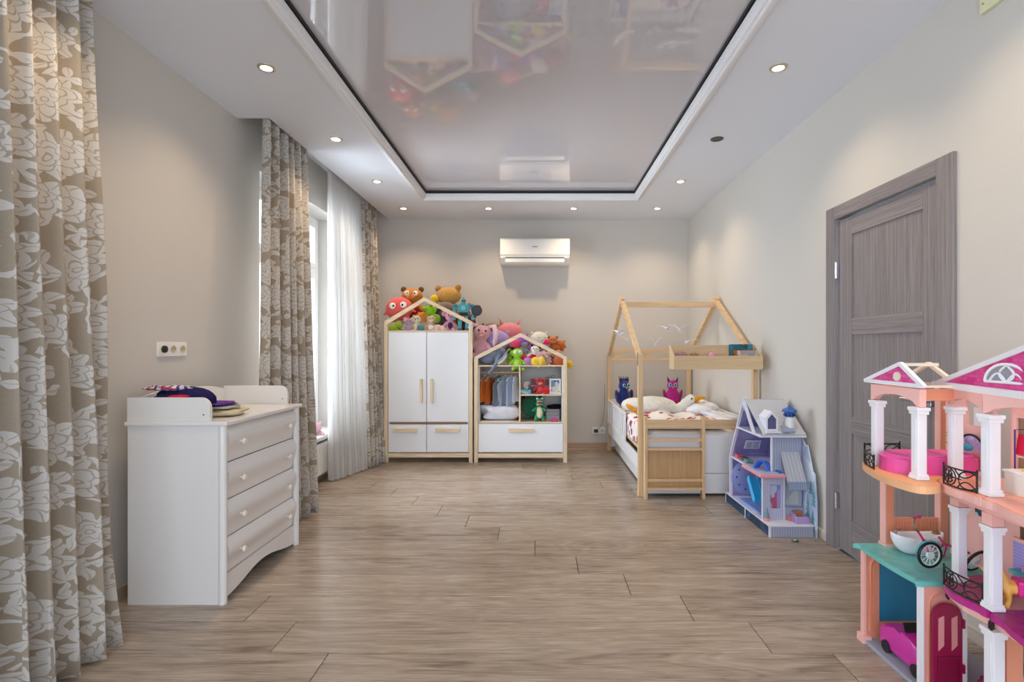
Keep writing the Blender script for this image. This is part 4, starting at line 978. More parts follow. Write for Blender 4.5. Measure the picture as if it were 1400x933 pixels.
# front book rack of the bed
t = thing('book_rack', 'pine ladder-like book rack standing against the foot of the bed', 'rack', (1.13, 4.21, 0))
lx0, lx1 = (880-CX)*4.22/F, (962-CX)*4.22/F; ry0, ry1 = 4.175, 4.235
for x in (lx0, lx1-.024): obj('side', M().box(x, x+.024, ry0, ry1, 0, Z(570, 4.2), bev=.003), BEDZ, t)
for ya, yb2, yy_ in ((600, 603.5, ry0+.004), (613, 616, ry0+.004), (655, 658.5, ry0+.004), (667, 670.5, ry0+.004)):
    obj('rail', M().box(lx0+.0245, lx1-.0245, yy_, yy_+.014 if ya in (600, 655) else ry1-.012, Z(yb2, 4.19), Z(ya, 4.19)), BEDX, t)
obj('back_panel', M().box(lx0+.0245, lx1-.0245, ry1-.010, ry1-.002, Z(667, 4.23), Z(616.5, 4.23)), wood(196, 158, 112, 'z', .5, .15), t)
obj('top_board', M().box(lx0+.0245, lx1-.0245, ry0+.01, ry0+.026, Z(586, 4.2), Z(574, 4.2)), BEDX, t)

# plywood shelf tray
t = thing('shelf_tray', 'plywood tray shelf hung on the front right post of the bed', 'shelf', (1.44, 4.16, 1.07))
sx0, sx1, sy0, sy1, sz0 = 1.083, 1.795, 4.09, 4.243, 1.066
def rr_(x0, x1, z0, z1, r): 
    o = []
    for cx, cz, a0 in ((x1-r, z0+r, -PI/2), (x1-r, z1-r, 0), (x0+r, z1-r, PI/2), (x0+r, z0+r, PI)):
        for i in range(5): a = a0+i*PI/8; o.append((cx+r*math.cos(a), cz+r*math.sin(a)))
    return o
obj('front_board', M().prism(rr_(sx0, sx1, sz0, 1.176, .014), 'XZ', sy0, sy0+.010), PLY, t)
obj('back_board', M().box(sx0+.0, sx1, sy1-.010, sy1, sz0, 1.262), PLY, t)
obj('bottom', M().box(sx0+.0105, sx1-.0105, sy0+.0105, sy1-.0105, sz0+.003, sz0+.012), PLY, t)
for x in (sx0, sx1-.010): obj('end_board', M().prism([(sy0+.0102, sz0), (sy1-.0102, sz0), (sy1-.0102, 1.26), (sy0+.0102, 1.172)], 'YZ', x, x+.010), PLY, t)
def book(label, x0, x1, y0, y1, z0, z1, cols, lean=0):
    t = thing('book', label, 'book', ((x0+x1)/2, (y0+y1)/2, z0), (0, lean, 0), 'books in the tray')
    w_, d, h = (x1-x0)/2, (y1-y0)/2, z1-z0
    obj('cover', M().box(-w_, w_, -d, -d+.0012, 0, h).box(-w_, w_, d-.0012, d, 0, h).box(-w_, -w_+.0012, -d, d, 0, h), mat_patch(cols, 18), t, local=True)
    obj('pages', M().box(-w_+.0014, w_-.002, -d+.0014, d-.0014, .002, h-.002), plain(232, 226, 210, .8), t, local=True)
book('tall teal picture book at the back of the tray', 1.575, 1.765, 4.215, 4.231, 1.079, 1.268, [(40, 130, 140), (30, 96, 120), (60, 150, 110), (24, 70, 90)])
book('orange and brown book in the middle of the tray books', 1.60, 1.755, 4.190, 4.205, 1.079, 1.222, [(190, 110, 50), (150, 80, 40), (90, 60, 50)])
book('pale book with a pink and grey cover at the front of the tray', 1.62, 1.785, 4.160, 4.182, 1.079, 1.217, [(224, 196, 170), (160, 160, 170), (226, 170, 150), (210, 200, 150)])
heap('toy_shell', 'brownish pink toy lying at the left end of the tray', 'toy', (1.155, 4.17, 1.150), (.05, .04, .050), fur(178, 138, 130), .3, 61)
heap('toy_shell', 'brown and yellow toy in the left middle of the tray', 'toy', (1.27, 4.17, 1.148), (.045, .035, .045), fur(160, 120, 60), .5, 62)
heap('toy_shell', 'pink doll shoe-shaped toy in the middle of the tray', 'toy', (1.405, 4.17, 1.150), (.028, .035, .046), plain(226, 150, 190, .4), .3, 63)
t = thing('toy_wand', 'thin pink stick lying along the tray', 'toy', (1.48, 4.17, 1.17)); obj('stick', M().tube([(1.42, 4.175, 1.176), (1.55, 4.17, 1.170)], .004), plain(200, 110, 150, .4), t); obj('tip', M().ell((1.55, 4.17, 1.170), .008), plain(180, 60, 110, .4), t)

# paper birds
def bird(px, py, w_, yaw, lab, Y=5.2, flat=.3):
    c = P(px, py, Y); t = thing('paper_bird', lab, 'ornament', c, (0, 0, yaw), 'paper birds hanging from the bed ridge')
    PW = plain(232, 238, 246, .6, var=.02); L = w_
    obj('string', M().cyl((0, 0, .012), (0, 0, RZ-.035-c.z), .0012, seg=6), plain(216, 190, 176, .7), t, local=True)
    m = M(); v = [m.b.verts.new(p) for p in ((-.45*L, 0, .01), (.5*L, 0, .02), (.1*L, 0, -.018), (.0, 0, .012))]; m.b.faces.new((v[0], v[2], v[3])); m.b.faces.new((v[3], v[2], v[1]))
    obj('body', m, PW, t, local=True, mods=[('SOLIDIFY', dict(thickness=.004))])
    for s in (-1, 1):
        m = M(); n_ = 5
        def wf(u, vv): return (-.15*L+.34*L*vv-.12*L*u, s*u*L*.75, .012+flat*L*math.sin(u*PI*.6)*.8)
        m.grid(wf, 5, 2); obj('wing', m, PW, t, local=True, smooth=True, mods=[('SOLIDIFY', dict(thickness=.002))])
bird(846, 457, .13, .4, 'white paper bird nearest the left roof post'); bird(858, 466, .11, 1.2, 'small white paper bird just behind the left roof bar, lower')
bird(896, 472, .09, 1.45, 'white paper bird third from the left, hanging lowest', flat=.9); bird(912, 451, .13, .9, 'white paper bird in the middle of the ridge, hanging high')
bird(930, 453, .15, 1.0, 'white paper bird with wide arched wings right of the middle', flat=.45); bird(939, 468, .16, 1.6, 'white paper bird, last before the right roof bar, wings level', flat=.12)

# ================================================================== ice-blue dollhouse
t = thing('ice_dollhouse', 'lavender and ice-blue winter dollhouse on a dark blue base near the door', 'dollhouse', (1.66, 3.7, 0))
LAV = plain(186, 188, 216, .4, var=.03); LW = plain(226, 228, 242, .4, var=.02); STR = mat_stripes((150, 160, 186), (172, 180, 204), 60, 0); VIO = mat_patch([(146, 136, 186), (160, 150, 198), (134, 128, 180)], 9)
NAVY = mat_patch([(24, 62, 98), (30, 76, 112), (20, 52, 88)], 14, .25); PK = plain(240, 150, 158, .4); GREYR = mat_stripes((170, 176, 190), (186, 190, 202), 40, 0)
ix0, ix1 = 1.512, 1.802
obj('base_top', M().box(ix0-.004, ix1+.004, 3.345, 4.13, .070, .078), LW, t)
obj('base_body', M().box(ix0+.003, ix1, 3.353, 4.125, 0, .0698), plain(200, 204, 224, .5), t)
for a, b in ((3.353, 3.735), (3.747, 4.12)): obj('base_panel', M().box(ix0-.001, ix0+.0028, a, b, .004, .066), NAVY, t)
obj('base_end', M().box(ix0+.012, ix1-.002, 3.349, 3.3528, .002, .069), STR, t)
for a in (3.347, 3.736, 4.119): obj('edge_strip', M().box(ix0-.003, ix0+.010, a, a+.010, 0, .0698), LW, t)
obj('back_wall', M().prism([(3.50, .0785), (4.028, .0785), (4.028, .40), (3.777, .845), (3.50, .655)], 'YZ', ix1-.004, ix1+.002), VIO, t)
obj('far_wall', M().box(ix0+.006, ix1-.005, 4.025, 4.031, .0785, .42), VIO, t)
# gable outline frame
out = [(4.035, .0785), (4.035, .40), (3.775, .858), (3.575, .632), (3.60, .60)]
g = M(); 
for a, b in (((4.03, .08), (4.03, .40)), ((4.03, .395), (3.776, .85)), ((3.776, .85), (3.60, .64))): g.bar((ix0+.004, *a), (ix0+.004, *b), .012, .020, (1, 0, 0))
obj('gable_trim', g, LW, t)
obj('gable_point', M().prism([(3.80, .78), (3.775, .878), (3.745, .78), (3.765, .80), (3.775, .82), (3.787, .80)], 'YZ', ix0-.008, ix0+.0), plain(198, 208, 232, .4), t)
obj('roof_slope', M().prism([(3.771, .850), (3.776, .860), (3.462, .655), (3.464, .645)], 'YZ', ix0+.012, ix1+.01), plain(196, 198, 206, .5), t)
obj('roof_slope', M().prism([(3.780, .850), (3.777, .861), (4.044, .405), (4.034, .400)], 'YZ', ix0+.012, ix1+.01), VIO, t)
obj('attic_floor', M().box(ix0-.010, ix1+.012, 3.462, 3.89, .634, .6445), LW, t)
obj('middle_floor', M().box(ix0, ix1-.005, 3.735, 4.024, .380, .390), LW, t)
bc = obj('balcony', M().box(ix0-.03, ix0+.14, 3.415, 3.7345, .372, .390, bev=.003), PK, t, label='pink-edged lavender balcony')
obj('balcony_deck', M().box(ix0-.026, ix0+.136, 3.42, 3.73, .3902, .396), LAV, bc)
# dormer
dm = obj('dormer', M().ringprism([(1.553, .675), (1.632, .675), (1.632, .76), (1.5925, .805), (1.553, .76)], [(1.563, .686), (1.622, .686), (1.622, .754), (1.5925, .788), (1.563, .754)], 'XZ', 3.488, 3.495).box(1.545, 1.64, 3.455, 3.50, .664, .6745).box(1.553, 1.557, 3.4952, 3.60, .675, .765).box(1.628, 1.632, 3.4952, 3.60, .675, .765).bar((1.551, 3.55, .762), (1.5925, 3.55, .806), .004, .11).bar((1.634, 3.55, .762), (1.5925, 3.55, .806), .004, .11), LW, t)
obj('dormer_pane', M().prism([(1.563, .686), (1.622, .686), (1.622, .754), (1.5925, .788), (1.563, .754)], 'XZ', 3.4965, 3.500), plain(96, 96, 134, .25), dm)
obj('roof_patch', M().box(1.655, 1.73, 3.465, 3.475, .66, .72, rot=(-.95, 0, 0)), mat_stripes((136, 150, 186), (160, 170, 200), 70, 0), t)
# tower
tw = obj('tower', M().lathe([(.026, .6446), (.030, .66), (.030, .765), (.026, .770)], (1.716, 3.50, 0), seg=20), plain(232, 234, 236, .35), t, smooth='auto')
BL = plain(40, 96, 176, .35)
obj('tower_cap', M().lathe([(.031, .7702), (.033, .795), (.034, .80), (.052, .806), (.046, .818), (.012, .836), (.006, .846)], (1.716, 3.50, 0), seg=8), BL, tw)
for a in range(6):
    an = a*PI/3+.2; obj('tower_window', M().box(-.007, .007, -.0345, -.030, .776, .792), plain(20, 46, 96, .3), tw, local=False) if False else None
mm = M()
for a in range(8):
    an = a*PI/4+.39; mm.box(1.716+.031*math.cos(an)-.005, 1.716+.031*math.cos(an)+.005, 3.50+.031*math.sin(an)-.005, 3.50+.031*math.sin(an)+.005, .776, .791)
obj('tower_windows', mm, plain(20, 46, 96, .3), tw)
# near end walls
obj('end_wall', M().box(1.605, ix1-.005, 3.502, 3.508, .40, .6335), STR, t)
obj('end_post', M().box(1.585, 1.597, 3.49, 3.50, .397, .6335), LW, t)
obj('wall_panel', M().ringprism([(ix0+.004, .0785), (1.655, .0785), (1.655, .371), (ix0+.004, .371)], [(1.565, .155), (1.640, .155), (1.640, .315), (1.565, .315)], 'XZ', 3.458, 3.464), mat_stripes((176, 176, 206), (190, 192, 216), 70, 0), t)
obj('corner_post', M().box(ix0-.002, ix0+.0038, 3.452, 3.465, .0785, .371), LW, t); obj('corner_post', M().box(1.6555, 1.6615, 3.452, 3.465, .0785, .371), LW, t)
obj('snow_lady_print', M().box(1.566, 1.639, 3.52, 3.524, .10, .33), mat_patch([(176, 200, 236), (210, 224, 244), (140, 160, 210), (60, 64, 96), (214, 96, 120)], 14), t)
obj('wall_panel', M().box(1.662, ix1-.004, 3.50, 3.506, .16, .3995), plain(176, 180, 196, .5), t)
obj('wall_panel_low', M().box(1.662, ix1-.004, 3.46, 3.465, .0785, .16), STR, t)
obj('triangle_print', M().prism([(1.672, .17), (1.775, .17), (1.775, .31)], 'XZ', 3.496, 3.4995), plain(196, 200, 196, .5), t)
obj('awning', M().prism([(3.499, .522), (3.502, .530), (3.395, .350), (3.398, .342)], 'YZ', 1.655, 1.778), GREYR, t)
obj('awning_edge', M().prism([(3.3975, .3415), (3.394, .351), (3.382, .300), (3.387, .296)], 'YZ', 1.658, 1.780), mat_stripes((120, 140, 176), (150, 166, 196), 70, 0), t)
# furniture: parts of the house
obj('slide', M().box(1.53, 1.60, 3.60, 3.80, .20, .225, bev=.008, rot=(.75, .1, 0)).box(1.53, 1.538, 3.60, 3.80, .225, .245, rot=(.75, .1, 0), piv=(1.565, 3.70, .2125)).box(1.592, 1.60, 3.60, 3.80, .225, .245, rot=(.75, .1, 0), piv=(1.565, 3.70, .2125)), plain(60, 190, 245, .2), t, label='bright translucent blue slide')
obj('dial', M().lathe([(.135, -.010), (.14, -.006), (.13, -.003), (.12, -.005), (.001, -.006)], (1.655, 4.024, .225), 'y', 32), plain(150, 160, 214, .4), t, smooth='auto')
mm = M()
for i in range(10): a = i*2*PI/10; mm.cyl((1.655+.10*math.cos(a), 4.010, .225+.10*math.sin(a)), (1.655+.10*math.cos(a), 4.019, .225+.10*math.sin(a)), .007, seg=8)
obj('dial_marks', mm, plain(70, 66, 110, .4), t)
obj('ice_rug', M().box(1.535, 1.70, 3.56, 3.92, .0787, .094, bev=.006), plain(130, 160, 222, .25), t)
obj('wall_window', M().box(1.60, 1.72, 3.968, 3.974, .45, .53, rot=(.53, 0, 0)), LW, t)
obj('wall_window_pane', M().box(1.612, 1.656, 3.964, 3.9675, .460, .520, rot=(.53, 0, 0), piv=(1.66, 3.971, .49)).box(1.664, 1.708, 3.964, 3.9675, .460, .520, rot=(.53, 0, 0), piv=(1.66, 3.971, .49)), plain(176, 176, 190, .4), t)
for a, c in ((3.96, (230, 96, 110)), (3.87, (120, 80, 110)), (3.79, (110, 150, 150))): obj('shelf_block', M().box(1.53, 1.58, a-.03, a+.03, .3905, .415, bev=.004), plain(*c, .4), t)
obj('sled', M().tube([(1.52, 3.60, .397), (1.53, 3.56, .45), (1.55, 3.52, .46), (1.57, 3.50, .40)], .010, 8).tube([(1.55, 3.62, .397), (1.56, 3.58, .44), (1.58, 3.54, .45), (1.60, 3.52, .40)], .010, 8).box(1.62, 1.64, 3.44, 3.53, .397, .405), plain(28, 92, 200, .3), t, label='blue toy sled on the balcony')
obj('toy_sofa', M().box(1.70, 1.79, 3.375, 3.405, .0785, .12, bev=.006).box(1.70, 1.715, 3.405, 3.45, .0785, .135, bev=.004), plain(180, 156, 210, .5), t)
obj('toy_fireplace', M().box(1.715, 1.77, 3.425, 3.455, .0785, .145, bev=.003), plain(176, 116, 84, .5), t)
obj('toy_chest', M().box(1.675, 1.705, 3.44, 3.457, .0785, .11, bev=.003), plain(214, 130, 120, .5), t)
obj('toy_tree', M().cyl((1.535, 3.44, .10), (1.535, 3.44, .14), .020, .004, 8).cyl((1.535, 3.44, .125), (1.535, 3.44, .165), .014, .002, 8), plain(96, 140, 150, .5), t)
obj('tree_pot', M().cyl((1.535, 3.44, .0785), (1.535, 3.44, .10), .018, .022, 10), PK, t)
# mountain backdrop
mt = obj('mountain_backdrop', M().prism([(3.80, 0), (3.80, .66), (3.74, .70), (3.66, .69), (3.61, .665), (3.585, .69), (3.50, .60), (3.47, .575), (3.452, .585), (3.40, .46), (3.385, .42), (3.362, .412), (3.335, .22), (3.336, 0)], 'YZ', 1.812, 1.820), mat_patch([(196, 212, 236), (216, 228, 244), (230, 238, 248), (180, 200, 230)], 8), t, label='jagged icy mountain backdrop against the wall')
TG = plain(110, 160, 176, .5)
for y_, z_, h_ in ((3.44, .10, .16), (3.375, .03, .14), (3.365, .20, .10), (3.47, .28, .10), (3.40, .27, .09)):
    mm = M()
    for i in range(3): zz = z_+h_*i*.28; mm.prism([(y_-.028+.006*i, zz), (y_+.028-.006*i, zz), (y_, zz+h_*.42)], 'YZ', 1.8085-.0004*i, 1.8115)
    obj('printed_fir', mm, TG, mt)

# trinket on the floor
t = thing('hair_clip', 'small dark hair clip lying on the floor before the winter dollhouse', 'hair clip', (1.645, 3.28, .001))
obj('clip', M().tube([(1.625+.022*math.cos(a)+.02, 3.28+.014*math.sin(a), .006) for a in [i*PI/5 for i in range(10)]], .0035, closed=True), plain(60, 62, 62, .3), t)
obj('gem', M().ell((1.645, 3.28, .008), (.012, .008, .006)), plain(150, 200, 180, .2), t)

# ================================================================== pink dollhouse
t = thing('pink_dollhouse', 'tall peach and pink three-storey dollhouse with white columns at the right edge', 'dollhouse', (1.52, 1.75, 0))
PEA = plain(248, 190, 180, .38, var=.02); PEA_SHADE = plain(232, 152, 120, .4, var=.02); COL = plain(242, 240, 244, .3, var=.01); TEA = plain(112, 196, 188, .35, bump=.3, scale=90)  # the deeper orange is the same peach with inner shade put into its colour
MAG = plain(176, 36, 120, .35); MAR = plain(150, 14, 66, .35); CRE = plain(240, 226, 204, .4); SHG = mat_shingle()
def o_(nm, m, mt, par=None, **k): return obj(nm, m, mt, par or t, **k)
o_('base_plate', M().box(1.375, 1.74, 1.25, 2.19, .0, .016, bev=.002), plain(170, 172, 186, .5))
# garage far wall with blue window and near wall with door
o_('garage_wall', M().ringprism([(1.385, .0165), (1.72, .0165), (1.72, .384), (1.385, .384)], [(1.442, .085), (1.69, .085), (1.69, .335), (1.442, .335)], 'XZ', 2.165, 2.180), PEA_SHADE)
o_('blue_pane', M().box(1.443, 1.689, 2.170, 2.174, .086, .334), plain(34, 140, 180, .12, alpha=.82), label='translucent blue garage window')
def arch(x0, x1, z0, z1, y, r=.006, mt=PEA_SHADE, nm='arch_moulding'):
    n_ = 10; pts = [(x0, y, z0)]+[((x0+x1)/2-(x1-x0)/2*math.cos(PI*k/n_/2), y, z1-(x1-x0)*.5+(x1-x0)*.5*math.sin(PI*k/n_/2)) for k in range(n_+1)]
    o_(nm, M().tube(pts, r, 6), mt)
arch(1.402, 1.50, .05, .365, 2.163); arch(1.415, 1.50, .12, .350, 2.163, .003)
o_('garage_wall', M().box(1.385, 1.507, 1.842, 1.857, .0165, .384), plain(236, 164, 148, .4))
arch(1.405, 1.49, .02, .365, 1.841, .0035)
for y0 in (1.838, 2.162): o_('wall_lit_edge', M().box(1.3745, 1.3848, y0, y0+.022, .0, .384), PEA if y0 > 2 else COL)  # pale strips paint the side light onto the wall thickness
o_('wall_foot', M().box(1.365, 1.40, 2.15, 2.195, .0, .03), PEA)
# maroon door
mm = M(); n_ = 8
def topz(x): a = (x-1.4525)/.052; return .29+.045*math.sqrt(max(0, 1-a*a))
xs_ = [1.4005+.104*k/12 for k in range(13)]
dr = o_('door', M().prism([(1.4005, .02), (1.5045, .02)]+[(x, topz(x)) for x in xs_[::-1]], 'XZ', 1.816, 1.828), MAR, label='maroon arched front door')
for a in (1.428, 1.475): 
    o_('door_light', M().prism([(a-.010, .17), (a+.010, .19), (a+.010, .295), (a-.010, .285)], 'XZ', 1.8135, 1.8155), plain(226, 150, 150, .4), dr)
o_('door_panel', M().box(1.415, 1.49, 1.8125, 1.8155, .04, .15, bev=.003), plain(134, 10, 58, .35), dr)
for z_ in (.09, .25): o_('door_hinge', M().box(1.5048, 1.512, 1.812, 1.832, z_, z_+.03), MAR, dr)
def column(cx, cy, z0, z1, w_=.040, base=True, cap=True, par=None):
    h = w_/2; m = M().box(cx-h*.8, cx+h*.8, cy-h*.8, cy+h*.8, z0, z1, bev=.004)
    for s in (-1, 1): m.box(cx+s*h*.8-.0015 if s > 0 else cx-h*.8-.0015, cx+s*h*.8+.0015 if s > 0 else cx-h*.8+.0015, cy-h*.4, cy+h*.4, z0+.04, z1-.04)
    c_ = o_('column', m, COL)
    if base: o_('column_base', M().box(cx-h*1.05, cx+h*1.05, cy-h*1.05, cy+h*1.05, z0+.0005, z0+.012, bev=.002).box(cx-h*.92, cx+h*.92, cy-h*.92, cy+h*.92, z0+.0122, z0+.02), COL, c_)
    if cap: o_('capital', M().box(cx-h*1.0, cx+h*1.0, cy-h*1.0, cy+h*1.0, z1-.026, z1-.014, bev=.002).box(cx-h*1.15, cx+h*1.15, cy-h*1.15, cy+h*1.15, z1-.0138, z1-.001, bev=.002), COL, c_)
column(1.519, 1.832, .0165, .36, .024, cap=False)
column(1.425, 1.60, .0165, .37, .046); o_('door_post', M().box(1.455, 1.505, 1.59, 1.63, .0165, .39), PEA_SHADE)
# slabs
def slab(nm, poly, z0, z1, mt, mt2=None, lip=.004):
    m = M().prism(poly, 'XY', z0, z1); o = o_(nm, m, mt)
    if mt2:
        c = Vector((sum(p[0] for p in poly)/len(poly), sum(p[1] for p in poly)/len(poly)))
        o_(nm+'_tiles', M().prism([(c.x+(x-c.x)*.955, c.y+(y-c.y)*.97) for x, y in poly], 'XY', z1+.0002, z1+.0025), mt2, o)
    return o
def smooth_poly(pts, keep=()):
    """Catmull-Rom through the points, straight for points in keep"""
    out = []; n_ = len(pts)
    for i in range(n_):
        p0, p1, p2, p3 = [Vector(pts[(i+d) % n_]) for d in (-1, 0, 1, 2)]
        if i in keep: out.append(tuple(p1)); continue
        for k in range(5):
            u = k/5; q_ = .5*((2*p1)+(-p0+p2)*u+(2*p0-5*p1+4*p2-p3)*u*u+(-p0+3*p1-3*p2+p3)*u**3); out.append(tuple(q_))
    return out
DKT = mat_patch([(110, 192, 186), (118, 198, 192), (104, 186, 180)], 40, .3)
slab('terrace_floor', smooth_poly([(1.75, 2.20), (1.385, 2.205), (1.372, 2.18), (1.362, 2.02), (1.372, 1.87), (1.392, 1.843), (1.75, 1.843)], (0, 5, 6)), .3845, .402, TEA, DKT)
o_('terrace_underside', M().box(1.39, 1.72, 1.858, 2.164, .3755, .3843), PEA)
slab('balcony_floor', smooth_poly([(1.75, 1.842), (1.50, 1.842), (1.425, 1.80), (1.388, 1.72), (1.396, 1.64), (1.435, 1.605)], (0, 5)), .4025, .424, plain(190, 44, 140, .3), mat_patch([(186, 50, 110), (176, 40, 104), (196, 60, 120)], 60, .35))
slab('balcony_floor', smooth_poly([(1.75, 1.604), (1.435, 1.604), (1.392, 1.53), (1.368, 1.44), (1.366, 1.33), (1.39, 1.22), (1.75, 1.22)], (0, 5, 6)), .4025, .424, plain(190, 44, 140, .3), mat_patch([(160, 30, 110), (150, 24, 100), (170, 40, 120)], 60, .35))
slab('balcony_soffit', [(1.74, 1.83), (1.50, 1.835), (1.44, 1.80), (1.41, 1.70), (1.42, 1.61), (1.42, 1.50), (1.40, 1.40), (1.41, 1.25), (1.74, 1.25)], .372, .4022, PEA)
slab('upper_floor', smooth_poly([(1.46, 2.09), (1.34, 2.09), (1.305, 2.06), (1.268, 1.96), (1.247, 1.83), (1.262, 1.73), (1.30, 1.705), (1.36, 1.73), (1.40, 1.80), (1.46, 1.84)], (0, 9)), .757, .781, plain(240, 182, 134, .4), plain(236, 170, 120, .45))
slab('upper_floor', smooth_poly([(1.75, 2.09), (1.461, 2.09), (1.461, 1.84), (1.40, 1.79), (1.368, 1.72), (1.366, 1.65), (1.40, 1.595)], (0, 1, 6)), .757, .781, PEA, plain(240, 160, 130, .45))
slab('upper_floor', smooth_poly([(1.75, 1.594), (1.40, 1.594), (1.362, 1.52), (1.340, 1.43), (1.338, 1.32), (1.36, 1.22), (1.75, 1.22)], (0, 5, 6)), .757, .781, PEA, plain(240, 170, 150, .45))
slab('floor_bracket', [(1.74, 2.05), (1.47, 2.05), (1.45, 1.84), (1.42, 1.75), (1.41, 1.62), (1.40, 1.50), (1.39, 1.30), (1.74, 1.25)], .728, .7565, PEA)
# storey 2 and 3 columns
column(1.480, 1.80, .4268, .690); o_('bracket', M().box(1.462, 1.498, 1.782, 1.818, .6905, .728), PEA)
column(1.425, 1.605, .4268, .690, .042); o_('bracket', M().box(1.405, 1.445, 1.587, 1.623, .6905, .728), PEA)
column(1.338, 2.02, .7838, 1.038, .040); column(1.338, 1.80, .7838, 1.038, .042); column(1.478, 1.815, .7838, 1.038, .042); column(1.418, 1.605, .7838, 1.038, .044)
column(1.40, 1.36, .7838, 1.038, .044); column(1.41, 1.36, .4268, .690, .044)
# posts and back walls
for (x, y, z0, z1, w_) in ((1.49, 2.185, .4045, .7565, .034), (1.722, 2.185, .4045, 1.10, .03), (1.70, 2.08, .782, 1.10, .024)): 
    c_ = o_('post', M().box(x-w_/2, x+w_/2, y-w_/2, y+w_/2, z0, z1, bev=.003), PEA_SHADE); o_('post_lit_edge', M().box(x-w_/2-.004, x-w_/2-.0002, y-w_/2, y+w_/2, z0+.01, z1), PEA, c_)  # left strip in paler peach paints the lit edge of each post
o_('post_foot', M().box(1.465, 1.515, 2.16, 2.207, .4045, .413), PEA)
hw = o_('half_wall', M().box(1.508, 1.706, 2.180, 2.190, .4045, .520), PEA_SHADE)
mm = M()
for i in range(16): mm.box(1.512+i*.0122, 1.519+i*.0122, 2.1775, 2.1798, .41, .505)
o_('half_wall_ribs', mm, PEA_SHADE, hw); hw.children[0]['kind'] = 'stuff'
bw = M(); XW = 1.640
bw.box(XW, XW+.012, 1.22, 1.862, .4268, .7275).box(XW, XW+.012, 1.862, 2.04, .4268, .7275)
o_('back_wall', bw, PEA)
o_('back_wall', M().ringprism([(1.845, .7838), (2.06, .7838), (2.06, 1.10), (1.845, 1.10)], [(1.868, .950), (1.962, .950), (1.962, 1.050), (1.868, 1.050)], 'YZ', XW, XW+.012), PEA)
o_('back_wall', M().box(1.588, 1.600, 1.45, 1.722, .7838, 1.10), PEA)
o_('window_grille', M().box(XW+.002, XW+.008, 1.868, 1.930, .952, 1.020), COL)
o_('wall_print', M().box(XW-.003, XW-.0005, 1.80, 1.92, .62, .70, bev=.001), mat_patch([(120, 190, 200), (60, 90, 110), (150, 210, 214), (40, 60, 80)], 40), label='teal picture on the second storey wall')
o_('arched_window', M().ringprism([(1.60, .80), (1.705, .80), (1.705, 1.03), (1.60, 1.03)], [(1.612, .83), (1.69, .83), (1.69, 1.015), (1.612, 1.015)], 'YZ', 1.578, 1.5875).box(1.580, 1.585, 1.648, 1.654, .83, 1.015).box(1.580, 1.585, 1.612, 1.69, .885, .891).box(1.580, 1.585, 1.612, 1.69, .945, .951), PEA)
o_('arched_window_glass', M().box(1.5855, 1.5878, 1.612, 1.69, .83, 1.015), plain(150, 116, 86, .3))
o_('dark_doorway', M().box(XW-.003, XW-.0004, 1.60, 1.74, .52, .70), plain(112, 70, 46, .6), label='brown doorway print')
o_('tiled_panel', M().box(XW-.045, XW-.040, 1.25, 1.72, .4268, .60), mat_stripes((168, 156, 222), (182, 172, 232), 90, 2), label='lavender tiled wall panel'); o_('panel_cap', M().box(XW-.047, XW-.038, 1.25, 1.722, .6003, .612), PEA)
# arched beams
def beam_y(x, y0, y1, z0=1.0385, z1=1.100, th=.012, mt=PEA, drop=.030):
    n_ = 14; a, b = y0+.016, y1-.016
    lo = [(a+(b-a)*k/n_, z0+.004+drop*math.sin(PI*k/n_)**.6) for k in range(n_+1)]
    o_('arched_beam', M().prism([(y0, z0)]+lo+[(y1, z0), (y1, z1), (y0, z1)], 'YZ', x-th, x+th), mt)
beam_y(1.338, 1.782, 2.042); beam_y(1.418, 1.3, 1.585+.035)
for y in (1.802, 2.02): o_('cross_beam', M().box(1.3505, 1.47, y-.010, y+.010, 1.060, 1.0995), PEA_SHADE)
# diagonal beam C-D follows the bay
n_ = 14; m = M(); A = Vector((1.478, 1.835)); B = Vector((1.418, 1.622)); 
lo = [(k/n_, 1.042+.030*math.sin(PI*k/n_)**.6) for k in range(n_+1)]; poly = lo+[(1, 1.10), (0, 1.10)]
V1 = [m.b.verts.new(((A+(B-A)*s).x-.012, (A+(B-A)*s).y, z)) for s, z in poly]; V2 = [m.b.verts.new(((A+(B-A)*s).x+.012, (A+(B-A)*s).y, z)) for s, z in poly]
m.b.faces.new(V1); m.b.faces.new(V2[::-1])
for i in range(len(poly)): j = (i+1) % len(poly); m.b.faces.new((V1[i], V2[i], V2[j], V1[j]))
o_('arched_beam', m, PEA)
# small roof over columns A-B
def tri_frame(nm, x, pts, w_, mt, th=.008, par=None):
    m = M(); P3 = [Vector((x, a, b)) for a, b in pts]
    for i in range(3): m.bar(P3[i], P3[(i+1) % 3], w_, th*(2-.12*i), (1, 0, 0))
    for p in P3: m.cyl(p-Vector((th*.83, 0, 0)), p+Vector((th*.83, 0, 0)), w_/2, seg=10)
    return o_(nm, m, mt, par)
R1 = [(2.085, 1.112), (1.885, 1.186), (1.775, 1.112)]
g1 = tri_frame('gable_frame', 1.335, R1, .014, COL)
sg = o_('gable_shingles', M().prism([(2.055, 1.116), (1.887, 1.178), (1.795, 1.116)], 'YZ', 1.333, 1.339), SHG, g1)
o_('round_window', M().lathe([(.001, -.006), (.016, -.006), (.017, 0), (.001, 0)], (1.333, 1.90, 1.139), 'x', 20), CRE, g1)
g2 = tri_frame('gable_frame', 1.475, [(2.09, 1.108), (1.935, 1.186), (1.79, 1.108)], .012, CRE)
o_('ridge_bar', M().box(1.342, 1.470, 1.879, 1.891, 1.178, 1.189), CRE); o_('eave_bar', M().box(1.342, 1.470, 1.778, 1.788, 1.106, 1.114), CRE); o_('eave_bar', M().box(1.342, 1.470, 2.078, 2.088, 1.106, 1.114), CRE)
